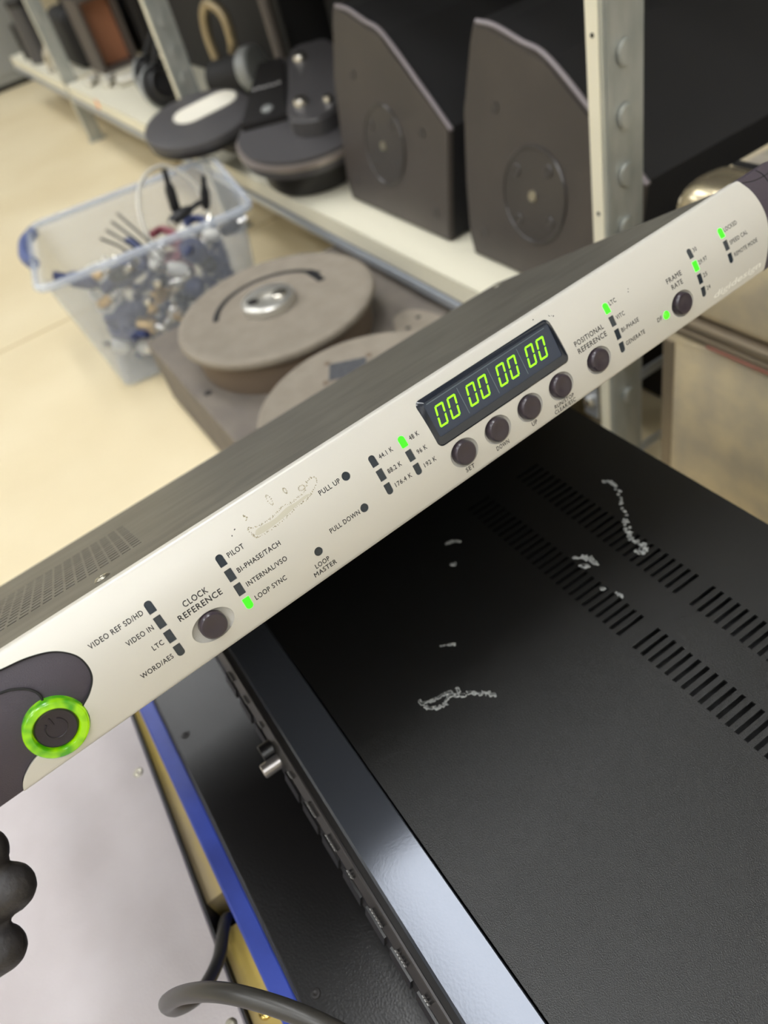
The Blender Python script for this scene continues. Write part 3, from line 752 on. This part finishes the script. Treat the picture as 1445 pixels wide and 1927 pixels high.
# unseen shelves and black boxes, added to darken reflections and shade the lower bays
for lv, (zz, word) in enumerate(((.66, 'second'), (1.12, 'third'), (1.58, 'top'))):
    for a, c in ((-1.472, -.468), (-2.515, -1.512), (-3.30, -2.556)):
        s = thing('added_shelf', 'added unseen shelf board, darkened, on the %s level of the shelving' % word, 'shelf', (a, SY, zz), 0, 'added %s level shelf boards' % word)
        b_ = NB(); box(b_, 0, c - a, .001, .60, -.004, 0); box(b_, 0, c - a, 0, .0015, -.026, 0); obj('tray', b_, 'rail_and_shade_steel', s)
        for k in range(2):
            wd = (c - a) / 2 - .03
            K = thing('dark_box', 'added unseen black box on the %s level of the shelving' % word, 'case', (a + .015 + k * (wd + .03), SY + .03, zz + .001), 0, 'added black boxes on the %s level' % word)
            b_ = NB(); box(b_, 0, wd, 0, .50, 0, .40, .006, 2); obj('body', b_, 'box_black', K)
            b_ = NB(); box(b_, .005, wd - .005, -.004, -.0002, .25, .262); obj('edge_rail', b_, 'box_dark', K)
# bracket at the foot of the near upright
bk = thing('shelf_bracket', 'small zinc bracket bolted to the upright below the shelf lip', 'bracket', (-.468, SY, .10))
b_ = NB(); box(b_, -.018, .001, -.003, -.0012, -.02, .055, .0006, 1); obj('plate', b_, 'beam_steel', bk)
b_ = NB(); cyl(b_, (-.008, -.003, .0), (0, -1, 0), .0055, .006, 6); obj('bolt', b_, 'chrome', bk)

# ================================================================== speakers
TILT = .19
def speaker(x, label):
    s = thing('speaker', label, 'speaker', (x, .479, SZ))
    z0 = 0.0015
    base = [(.002, z0 + .02), (.012, z0), (.249, z0), (.254, z0 + .004), (.254, .128), (.118, .208), (.035, .229), (.006, .231), (.001, .215), (-.010, .15), (-.006, .08)]
    pl = lambda a, c, h: (a, h + TILT * c, c)
    D = .40
    b_ = NB(); prism(b_, base, .006, D, pl); obj('cabinet', b_, 'speaker_black', s)
    b_ = NB(); prism(b_, base, 0, .0062, pl)
    bmesh.ops.bevel(b_, geom=[e for e in b_.edges if abs(e.verts[0].co.y - TILT * e.verts[0].co.z) < 1e-5 and abs(e.verts[1].co.y - TILT * e.verts[1].co.z) < 1e-5], offset=.0022, segments=2, affect='EDGES')
    side = obj('side_panel', b_, 'speaker_side', s)
    b_ = NB()
    tube(b_, [pl(.255, .126, .004), pl(.2, .1605, .004), pl(.119, .2085, .004), pl(.0775, .2195, .004), pl(.037, .2295, .004), pl(.008, .2315, .004)], .0026, 8, 6); obj('edge_bead', b_, 'speaker_edge', s, True)
    dm = lambda a, c, h: Matrix.Translation(pl(a, c, h)) @ Matrix.Rotation(PI / 2 - math.atan(TILT), 4, 'X')
    b_ = NB(); lathe(b_, [(.0490, 0), (.0490, .0008), (.0478, .0022), (.0462, .0022), (.0452, .0010), (0, .0012)], 48, dm(.112, .088, -.0001))
    cup = obj('mount_plate', b_, 'speaker_plate', s, True)
    b_ = NB(); lathe(b_, [(.006, .0008), (.0055, .0026), (.003, .003), (0, .0018)], 20, dm(.112, .088, -.0008)); obj('bolt', b_, 'screw', cup, True)
    for k in range(4):
        a = PI / 4 + k * PI / 2 + .15
        b_ = NB(); lathe(b_, [(.0062, .0009), (.0050, .0018), (.003, .0012), (0, .0008)], 16, dm(.112 + .034 * math.cos(a), .088 + .034 * math.sin(a), -.0008)); obj('screw', b_, 'speaker_plate', cup, True)
    for a, c in ((.045, .16), (.03, .03), (.225, .03), (.20, .115)):
        b_ = NB(); lathe(b_, [(.0055, 0), (.0050, .0012), (.003, .0006), (0, .0004)], 16, dm(a, c, 0)); obj('screw', b_, 'speaker_plate', side, True)
    return s
speaker(-1.028, 'black wedge speaker standing next to the worn round black turntable base')
speaker(-.7365, 'black wedge speaker standing next to the galvanised upright and aluminium case')

# ================================================================== aluminium case beside the shelving
CS = thing('aluminium_case', 'dented tan aluminium transport case with shiny rounded corners beside the shelf upright', 'case', (-.398, .440, 0))
b_ = NB(); box(b_, 0, .62, 0, .42, .004, .208, .006, 3); obj('lower_shell', b_, 'case_metal', CS, True)
b_ = NB(); box(b_, .001, .619, .001, .419, .226, .326, .012, 4); lid = obj('lid', b_, 'case_metal', CS, True)
b_ = NB(); box(b_, -.001, .621, -.002, .421, .2085, .2165, .002, 2); obj('closure_rail', b_, 'case_rail', CS, True)
b_ = NB(); box(b_, -.001, .621, -.002, .421, .2175, .2255, .002, 2); obj('closure_rail', b_, 'case_rail', CS, True)
b_ = NB(); box(b_, .045, .5, -.0026, -.0019, .2085, .2105); obj('red_edge', b_, 'red_tape', CS)
b_ = NB(); box(b_, .018, .60, .018, .40, .3262, .3285, .001, 1); obj('lid_top', b_, 'case_top', CS)
for x in (0, .562):
    b_ = NB(); box(b_, x - .003, x + .061, -.003, .058, .272, .3335, .024, 5); obj('corner_cap', b_, 'case_corner', CS, True)
b_ = NB(); box(b_, .022, .052, .040, .047, .3335, .3350); obj('handle_slot', b_, 'plug_black', CS)
b_ = NB(); box(b_, -.0012, .012, -.0012, .01, .010, .200, .002, 2); obj('edge_angle', b_, 'case_rail', CS)
# dark flight case behind it, under the speaker's overhang
K = thing('dark_box', 'plain black flight case on the floor behind the aluminium case', 'case', (-.36, .90, 0))
bb = NB(); box(bb, 0, 1.0, 0, .45, .004, .52, .01, 2); obj('body', bb, 'box_black', K)
bb = NB(); box(bb, -.003, 1.003, -.003, .453, .36, .372, .001, 1); obj('rim', bb, 'base_blackside', K)

# ================================================================== round bases on the dusty device in front of the shelf
DB = thing('dusty_device', 'dusty grey flat device on the floor carrying round stand bases', 'device', (-1.03, .121, 0))
b_ = NB(); box(b_, 0, .492, 0, .318, .006, .105, .004, 2); obj('body', b_, 'dusty_board', DB)
b_ = NB(); box(b_, 0, .492, .3185, .322, .02, .098); obj('side_rail', b_, 'base_blackside', DB)
for x, y in ((.20, .016), (.335, .016), (.46, .016), (.33, .285), (.40, .285)):
    b_ = NB(); lathe(b_, [(.005, -.001), (.005, .0008), (.0035, .001), (0, .0002)], 14, Matrix.Translation((x, y, .105))); obj('screw', b_, 'dark_screw', DB, True)
for x in (.03, .46):
    for y in (.02, .28):
        b_ = NB(); cyl(b_, (x, y, 0), (0, 0, 1), .013, .007, 14); obj('foot', b_, 'black_rubber', DB)
R1 = thing('round_pedestal', 'thick round grey stand base with silver hub and curved slot', 'stand base', (-.850, .262, .1052))
b_ = NB(); lathe(b_, [(.112, 0), (.1135, .003), (.1150, .040), (.1155, .0425)], 56); obj('lower_ring', b_, 'base_side', R1, True)
b_ = NB(); lathe(b_, [(.116, .0427), (.124, .0432), (.1262, .0460), (.1265, .0500), (.1250, .0530), (.119, .0552), (.116, .0545), (.0, .0545)], 72); tp = obj('top_disc', b_, 'base_grey', R1, True)
b_ = NB()
arcp = [(.075 * math.cos(a), .075 * math.sin(a), .0547) for a in [math.radians(100 + 150 * k / 16) for k in range(17)]]
tube(b_, arcp, .0040, 6, 2); bmesh.ops.scale(b_, vec=(1, 1, .12), space=Matrix.Translation((0, 0, -.0547)), verts=b_.verts)
obj('slot', b_, 'plug_black', tp)
b_ = NB(); box(b_, -.034, .006, .063, .073, .0538, .0550, .0004, 1); obj('slot_end', b_, 'plug_black', tp)
b_ = NB(); lathe(b_, [(.0335, .0464), (.034, .051), (.033, .0565), (.030, .0585), (.016, .0575), (.015, .053), (0, .053)], 40, Matrix.Translation((.000, -.006, .0083)))
hub = obj('hub', b_, 'hub_silver', R1, True)
b_ = NB(); cyl(b_, (.010, .008, .0638), (0, 0, 1), .0095, .006, 20, .001); obj('lock_screw', b_, 'chrome', hub, True)
b_ = NB(); cyl(b_, (-.004, -.024, .0658), (0, 0, 1), .007, .0012, 16); obj('hub_hole', b_, 'dark_screw', hub)
R2 = thing('round_pedestal', 'round grey stand base with small dark square label beside the silver hubbed one', 'stand base', (-.589, .240, .1052))
b_ = NB(); lathe(b_, [(.112, .0427), (.1150, .0440), (.1168, .047), (.1165, .0515), (.113, .0542), (.111, .0536), (0, .0536)], 72); obj('disc', b_, 'base_grey', R2, True)
b_ = NB(); lathe(b_, [(.098, 0), (.1, .003), (.104, .0425)], 56); obj('lower_ring', b_, 'base_side', R2, True)
lab = NB(); box(lab, -.020, .020, -.015, .015, .0537, .0543); lo = obj('label_plate', lab, 'label_grey', R2); lo.location = (-.060, .011, 0); lo.rotation_euler = (0, 0, math.radians(58)); lo['label'] = 'small dark grey sticker with rounded pegs'
for x, y in ((-.023, -.018), (.023, -.018), (.023, .018), (-.023, .018)):
    b_ = NB(); cyl(b_, (x, y, .0537), (0, 0, 1), .0032, .0012, 12); obj('peg', b_, 'base_side', lo)
R3 = thing('round_plate', 'small dusty round plate with four holes beside the shelf lip', 'plate', (-.722, .3890, .1052))
b_ = NB(); lathe(b_, [(.0, .0), (.0275, .0), (.0285, .002), (.027, .004), (0, .004)], 40); 
for v in b_.verts: v.co.x *= 1.9
obj('disc', b_, 'base_grey', R3, True)
for x, y in ((-.022, .008), (.018, .012), (.02, -.012), (-.012, -.014)):
    b_ = NB(); cyl(b_, (x, y, .0041), (0, 0, 1), .0034, .0004, 12); obj('hole', b_, 'dark_screw', R3)

# ================================================================== round bases on the shelf
RA = thing('round_pedestal', 'round black stand base with cream oblong label overhanging the shelf', 'stand base', (-1.378, .412, SZ + .021))
RA.rotation_mode = 'AXIS_ANGLE'; RA.rotation_axis_angle = (math.radians(9.0), .31, .95, 0)
b_ = NB(); lathe(b_, [(.050, 0), (.052, .002), (.052, .045)], 40, Matrix.Translation((0, .074, 0))); obj('foot_ring', b_, 'base_blackside', RA, True)
b_ = NB(); lathe(b_, [(.086, .0455), (.0910, .047), (.0915, .056)], 64); obj('skirt', b_, 'base_blackside', RA, True)
b_ = NB(); lathe(b_, [(.0915, .0562), (.0935, .057), (.0940, .065), (.092, .069), (.088, .0702), (0, .0702)], 64); tA = obj('disc', b_, 'base_black', RA, True)
b_ = NB(); prism(b_, rrect(-.018, .024, .058, .116, .0285, .0285, .0285, .0285, 8), .0703, .0712); obj('label_plate', b_, 'label_white', RA)['label'] = 'cream oblong label'
RB = thing('turntable_base', 'worn round black base with bolted housing and chrome domes next to speaker', 'stand base', (-1.152, .497, SZ + .0142))
RB.rotation_mode = 'AXIS_ANGLE'; RB.rotation_axis_angle = (math.radians(9.5), .40, .917, 0)
ax = Vector((-.88, .475)); nx_ = Vector((-.475, -.88))
def tear(r0, r1, L, n=26):
    pts = []
    for k in range(n + 1):
        a = -PI / 2 + PI * k / n; d = -ax * math.cos(a) + nx_ * math.sin(a); pts.append((d.x * r0, d.y * r0))
    for k in range(9):
        a = PI / 2 - PI * k / 8; d = ax * math.cos(a) + nx_ * math.sin(a); pts.append((ax.x * L + d.x * r1, ax.y * L + d.y * r1))
    return pts
b_ = NB(); lathe(b_, [(.078, 0), (.080, .003), (.082, .0445)], 48); obj('drum', b_, 'base_blackside', RB, True)
b_ = NB(); prism(b_, tear(.1050, .070, .165), .0447, .0555); obj('skirt', b_, 'base_black', RB)
b_ = NB(); prism(b_, tear(.1080, .072, .165), .0557, .0645); obj('worn_rim', b_, 'rim_worn', RB)
b_ = NB(); prism(b_, tear(.1030, .068, .165), .0646, .0700); obj('disc', b_, 'base_black', RB)
def along(t, n): return (ax.x * t + nx_.x * n, ax.y * t + nx_.y * n)
b_ = NB(); prism(b_, [along(.02, .094), along(.02, .022), along(.215, .022), along(.215, .064)], .0702, .0800); pt = obj('black_plate', b_, 'base_blackside', RB)
q = along(.05, .052); b_ = NB(); lathe(b_, [(.0095, 0), (.0085, .002), (0, .003)], 16, Matrix.Translation((q[0], q[1], .0801))); obj('dome', b_, 'metal_grey', pt, True)
b_ = NB()
for k in range(6): q = along(.125 + .002 * (k % 2), .072 - .008 * k); box(b_, q[0] - .003, q[0] + .005, q[1] - .003, q[1] + .002, .0801, .0805)
obj('worn_print', b_, 'amp_ink', pt)
b_ = NB(); prism(b_, [along(*p) for p in spline2([(-.045, .0), (-.02, .018), (.08, .014), (.19, .006), (.205, -.03), (.19, -.062), (.08, -.072), (-.02, -.06), (-.05, -.03), (-.045, .0)], 4)[:-1]], .0702, .096)
bmesh.ops.bevel(b_, geom=[e for e in b_.edges if all(v.co.z > .09 for v in e.verts)], offset=.004, segments=3, affect='EDGES'); hs = obj('housing', b_, 'base_black', RB, True)
for t_, n_, r in ((.005, -.004, .0115), (.150, -.010, .0115), (-.01, -.045, .008)):
    q = along(t_, n_); b_ = NB(); lathe(b_, [(r, 0), (r * .96, .004), (r * .7, .008), (0, .0098)], 24, Matrix.Translation((q[0], q[1], .0961))); obj('dome_nut', b_, 'chrome', hs, True)

# ================================================================== clutter along the shelves
HP = thing('headphones', 'black headphones with silver rings lying on the cream shelf', 'headphones', (-1.91, .505, SZ))
def cup(x, y, z, rot, r):
    M = Matrix.Translation((x, y, z)) @ Matrix.Rotation(rot, 4, 'Z') @ Matrix.Rotation(math.radians(68), 4, 'Y')
    b_ = NB(); lathe(b_, [(r * .6, -.018), (r * .95, -.010), (r, .004), (r * .9, .014), (r * .5, .018), (0, .016)], 32, M); c = obj('ear_cup', b_, 'box_black', HP, True)
    b_ = NB(); lathe(b_, [(r * .99, -.009), (r * 1.05, -.005), (r * 1.04, .001), (r * .99, .003)], 32, M, caps=False); obj('ring', b_, 'metal_grey', c, True)
    b_ = NB(); lathe(b_, [(r * .72, .0155), (r * .62, .022), (r * .4, .0185)], 32, M, caps=False); obj('cushion', b_, 'base_blackside', c, True)
cup(.06, -.005, .047, .25, .045); cup(-.065, .02, .047, .25, .045)
b_ = NB(); tube(b_, [(.055, 0, .09), (.05, .03, .13), (0, .07, .15), (-.06, .06, .13), (-.07, .025, .09)], .007, 10, 6); obj('headband', b_, 'box_black', HP, True)
BX = thing('wooden_box', 'small open dark framed box with copper brown panel standing on shelf', 'box', (-2.44, .535, SZ))
b_ = NB(); box(b_, -.12, 0, -.010, .000, 0, .165); box(b_, -.12, 0, .085, .095, 0, .165); box(b_, -.12, 0, -.010, .095, .1652, .176); box(b_, -.12, 0, 0.0001, .0849, 0, .010); box(b_, -.13, -.12, -.01, .095, 0, .176); obj('frame', b_, 'box_frame', BX)
obj('panel', bx(-.060, -.050, .0005, .0845, .0105, .165), 'copper', BX)
K = thing('equipment_box', 'dark brown equipment box standing beside the copper panelled box', 'box', (-2.42, .66, SZ))
b_ = NB(); box(b_, -.2, .0, 0, .16, 0, .21, .004, 2); obj('body', b_, 'box_dark', K)
b_ = NB(); cyl(b_, (.0, .05, .14), (1, 0, 0), .008, .006, 14); obj('knob', b_, 'metal_grey', K)
K = thing('equipment_box', 'tall black box added to darken the back of the shelf behind headphones and clamp', 'box', (-2.50, .675, SZ))  # added black box, fills the dark rear of this bay
b_ = NB(); box(b_, .09, .97, 0, .3, .002, .42, .004, 2); obj('body', b_, 'box_black', K)
b_ = NB(); box(b_, .09, .97, -.004, 0, .30, .306); obj('seam', b_, 'box_frame', K)
K = thing('plastic_crate', 'bright blue plastic crate at the back behind the small boxes', 'crate', (-2.92, .60, SZ))
b_ = NB(); box(b_, 0, .26, 0, .16, .11, .22, .006, 2); obj('bin', b_, 'blue_box', K)
b_ = NB(); box(b_, .01, .25, .01, .15, 0, .1098); obj('stacked_base', b_, 'box_black', K)
K = thing('black_bag', 'soft black equipment bag leaning behind the far shelf upright', 'bag', (-2.64, .50, SZ))
b_ = NB(); box(b_, -.14, 0.06, 0, .10, 0, .15, .03, 4); obj('body', b_, 'box_black', K, True)
b_ = NB(); tube(b_, [(-.08, .05, .148), (-.07, .05, .18), (-.01, .05, .18), (0, .05, .148)], .005, 8, 5); obj('handle', b_, 'box_dark', K, True)
for i, (x, y, d, ln, r) in enumerate(((-2.98, .455, (.05, .02, 1), .17, .035), (-3.11, .455, (.05, .0, 1), .10, .03))):
    K = thing('microphone_tube', ('tall dark grey storage tube at the far shelf end', 'short black storage tube at the far shelf edge')[i], 'tube', (x, y + .02, SZ + .002))
    b_ = NB(); cyl(b_, (0, 0, 0), d, r, ln, 24, .003); obj('barrel', b_, ('base_black', 'box_black')[i], K, True)
    b_ = NB(); cyl(b_, Vector(d).normalized() * (ln * .9), d, r * 1.05, ln * .12, 24, .002); obj('cap', b_, 'base_blackside', K, True)
for i, (x, y) in enumerate(((-2.30, .50), (-2.38, .475), (-2.22, .53))):
    K = thing('cable_adapter', 'small pale metal cable adapter lying on the cream shelf', 'adapter', (x, y, SZ + .012), random.uniform(0, 3), 'small adapters on the shelf')
    b_ = NB(); cyl(b_, (-.03, 0, 0), (1, 0, 0), .0115, .045, 14, .002); obj('shell', b_, 'cable_white', K, True)
    b_ = NB(); cyl(b_, (.015, 0, 0), (1, 0, 0), .006, .02, 12); obj('pin', b_, 'chrome', K, True)
for i, (x, y) in enumerate(((-2.78, .47), (-2.70, .46))):
    K = thing('shackle', 'shiny steel shackle lying among the tubes on the far shelf', 'shackle', (x, y, SZ), i * 1.1, 'shackles on the far shelf')
    b_ = NB(); tube(b_, [(-.02, 0, .006), (-.02, 0, .05), (0, 0, .07), (.02, 0, .05), (.02, 0, .006)], .006, 8, 6); obj('bow', b_, 'chrome', K, True)
    b_ = NB(); cyl(b_, (-.03, 0, .012), (1, 0, 0), .005, .06, 10); obj('pin', b_, 'metal_grey', K, True)
# clamp with a hook in front of the dark boxes
CL = thing('lamp_clamp', 'black lamp clamp with tarnished brass hook standing behind the round bases', 'clamp', (-1.66, .595, SZ))
b_ = NB(); cyl(b_, (-.02, -.03, .055), (.75, .5, .12), .036, .085, 24, .004); obj('barrel', b_, 'box_black', CL, True)
b_ = NB(); cyl(b_, (.045, .015, .066), (.75, .5, .12), .041, .03, 24, .004); obj('collar', b_, 'metal_grey', CL, True)
b_ = NB(); box(b_, -.05, .06, -.06, .06, 0, .018, .004, 2); obj('foot', b_, 'base_blackside', CL)
b_ = NB(); lathe(b_, [(.022, 0), (.022, .006), (.012, .010), (0, .010)], 20, Matrix.Translation((.04, -.045, .018))); obj('wing_screw', b_, 'metal_grey', CL, True)
b_ = NB(); tube(b_, [(-.03, -.01, .085), (-.035, -.01, .13), (-.03, -.005, .165), (.0, .0, .185), (.03, .01, .165), (.035, .01, .125), (.02, .01, .10)], .010, 10, 6); obj('hook', b_, 'tarnish', CL, True)
K = thing('folded_stand', 'dark folded stand leg leaning upright between the clamp and tall black box', 'stand', (-1.50, .64, SZ))
b_ = NB(); tube(b_, [(0, 0, .01), (-.02, .008, .13), (-.04, .016, .26)], .012, 10, 4); obj('leg_tube', b_, 'box_frame', K, True)
b_ = NB(); cyl(b_, (0, 0, 0), (0, 0, 1), .016, .02, 14, .003); obj('rubber_tip', b_, 'box_black', K, True)
K = thing('dark_box', 'tall black box added to darken the back of the shelf behind the worn round base', 'case', (-1.465, .735, SZ))  # black filler added so the bright shelf back stays hidden
b_ = NB(); box(b_, 0, .405, 0, .26, 0, .46, .006, 2); obj('body', b_, 'box_black', K)
b_ = NB(); box(b_, 0, .405, -.004, .0, .34, .352); obj('edge_rail', b_, 'box_dark', K)
# grey cabinet by the far end
K = thing('dark_box', 'low black box added to darken the gap under the shelf next to its end upright', 'trunk', (-.98, .56, 0))  # black box added to make the space below the shelf dark
b_ = NB(); box(b_, 0, .50, 0, .42, .002, .122, .006, 2); obj('body', b_, 'box_black', K)
b_ = NB(); box(b_, .01, .49, -.003, -.0002, .08, .086); obj('lid_seam', b_, 'box_dark', K)
K = thing('metal_cabinet', 'grey metal cabinet standing on the floor beyond the far shelf end', 'cabinet', (-4.05, .16, 0))
b_ = NB(); box(b_, -.5, .3, 0, .5, .02, .9, .006, 2); obj('body', b_, 'metal_grey', K)
b_ = NB(); box(b_, .3005, .306, .02, .48, .05, .86, .003, 1); dr = obj('door', b_, 'metal_grey', K)
b_ = NB(); box(b_, .3065, .32, .05, .065, .4, .5, .003, 2); obj('handle', b_, 'chrome', dr)
b_ = NB(); box(b_, -.49, .29, .01, .49, 0, .0195); obj('plinth', b_, 'box_black', K)

# ================================================================== clear storage bin full of leads
BN = thing('storage_bin', 'translucent plastic storage bin with blue end handle full of cables', 'storage bin', (-1.210, .212, 0), math.radians(-10.3))
def bin_shell():
    b_ = NB(); LX, LY, H, t = .128, .150, .203, .0022   # half sizes at the rim
    def ring(k, z, inn=0):
        return [(x * 1.0, y, z) for x, y in rrect(0, 0, 2 * (LX * k - inn), 2 * (LY * k - inn), .022, .022, .022, .022, 6)]
    levels = [(.80, .004, 0), (.84, .001, 0)]
    R = []
    for k, z, inn in [(.80, .0, .004), (.82, .003, 0), (.985, H - .012, 0), (1.0, H - .010, 0), (1.06, H - .008, 0), (1.06, H, 0), (.985, H, 0), (.97, H - .012, 0), (.82, .006, .002)]:
        R.append([b_.verts.new(p) for p in ring(k, z, inn)])
    n_ = len(R[0])
    for a, c in zip(R, R[1:]):
        for i in range(n_): b_.faces.new((a[i], a[(i + 1) % n_], c[(i + 1) % n_], c[i]))
    b_.faces.new(R[0][::-1]); b_.faces.new(R[-1])
    bmesh.ops.recalc_face_normals(b_, faces=b_.faces)
    return b_
obj('bin_body', bin_shell(), 'clear_plastic', BN, True)
b_ = NB(); tube(b_, [(-.118, -.154, .196), (-.09, -.168, .196), (-.03, -.170, .196), (.012, -.160, .196)], .0095, 12, 6)
h_ = obj('end_handle', b_, 'handle_blue', BN, True); h_['label'] = 'blue plastic end handle'
b_ = NB(); rr = rrect(0, 0, 2 * .128 * 1.055, 2 * .150 * 1.055, .024, .024, .024, .024, 6)
rv = []
for x, y in rr:
    d = Vector((x, y, 0)).normalized(); c = Vector((x, y, .2005))
    rv.append([b_.verts.new(c + d * (.0055 * math.cos(a)) + Vector((0, 0, .0055 * math.sin(a)))) for a in [2 * PI * k / 8 for k in range(8)]])
for i in range(len(rv)):
    p, q = rv[i], rv[(i + 1) % len(rv)]
    for k in range(8): b_.faces.new((p[k], q[k], q[(k + 1) % 8], p[(k + 1) % 8]))
bmesh.ops.recalc_face_normals(b_, faces=b_.faces); obj('rim', b_, 'rim_plastic', BN, True)
bmx = Matrix.Translation((-1.210, .212, 0)) @ Matrix.Rotation(math.radians(-10.3), 4, 'Z')
def inbin(x, y, z): return bmx @ Vector((x, y, z))
random.seed(21)
for i in range(8):     # coiled leads
    colr = ('cable_blue', 'cable_blue', 'plug_black', 'cable_blue', 'cable_white', 'cable_blue', 'cable_red', 'cable_blue')[i]
    lay = i // 4
    c = Vector((-.012, -.087 + .058 * (i % 4), .016 + .075 * lay))
    pts = []
    for k in range(17):
        a = 2 * PI * k / 6.0 + i
        pts.append(inbin(c.x + .058 * math.cos(a), c.y + .0205 * math.sin(a), c.z + .0036 * k))
    b_ = NB(); tube(b_, pts, .0065 if colr != 'cable_white' else .005, 8, 5)
    word = {'cable_blue': 'dark blue', 'plug_black': 'black', 'cable_white': 'white', 'cable_red': 'dull red'}[colr]
    tag(obj('cable_coil', b_, colr, None, True), 'coiled %s lead inside the translucent storage bin' % word, 'cable', 'coiled leads in the bin')
def plug(p, d, colr, body, r, ln, label, grp):
    d = Vector(d).normalized()
    K = thing('plug', label, 'plug', inbin(*p), 0, grp)
    b_ = NB(); lathe(b_, [(r * .5, 0), (r, ln * .2), (r, ln * .8), (r * .75, ln)], 14, axis_m((0, 0, 0), d)); obj('shell', b_, body, K, True)
    b_ = NB(); cyl(b_, d * ln, d, r * .55, ln * .5, 12, .0006); obj('tip', b_, colr, K, True)
for i in range(34):
    k = i % 6
    body, lab = (('plug_white', 'white plastic plug among the leads in the bin'), ('cable_blue', 'dark blue plug among the leads in the bin'), ('plug_gold', 'gold coloured plug among the leads in the bin'), ('cable_blue', 'dark blue plug among the leads in the bin'), ('chrome', 'shiny metal plug among the leads in the bin'), ('plug_black', 'black plug among the leads in the bin'))[k]
    plug((random.uniform(.062, .092), random.uniform(-.110, .110), random.uniform(.04, .165)), (random.uniform(-1, 1), random.uniform(-1, 1), random.uniform(-.4, .6)), 'chrome' if body != 'cable_blue' else body, body, random.uniform(.007, .013) * (1.5 if body == 'cable_blue' else 1), random.uniform(.026, .042), lab, lab.split(' among')[0] + 's in the bin')
plug((.010, .062, .185), (.1, .1, 1), 'plug_black', 'plug_black', .008, .045, 'black plug standing upright above the bin rim', 'black plugs over the bin rim')
plug((.030, .045, .185), (-.1, 1, .1), 'plug_black', 'plug_black', .008, .040, 'black plug lying flat across leads near the bin rim', 'black plugs over the bin rim')
plug((.02, .105, .180), (.3, .2, 1), 'plug_black', 'plug_black', .007, .035, 'black plug leaning beside the white cable loop', 'black plugs over the bin rim')
b_ = NB(); tube(b_, [inbin(*p) for p in ((.05, .015, .15), (.03, .008, .19), (-.01, .02, .222), (-.05, .045, .236), (-.07, .08, .230), (-.06, .11, .19), (-.04, .11, .15))], .0030, 10, 8)
tag(obj('cable_loop', b_, 'cable_white', None, True), 'white cable loop rising above the translucent bin', 'cable')
for i in range(4):
    b_ = NB(); y = -.02 + .012 * i
    tube(b_, [inbin(*p) for p in ((.075, y, .16), (.07, y - .012, .19), (.066 - .012 * i, y - .034, .212 + .004 * i))], .0017, 6, 5)
    tag(obj('thin_wire', b_, 'plug_black', None, True), 'thin black wire end sticking up out of the bin', 'wire', 'wire ends in the bin')
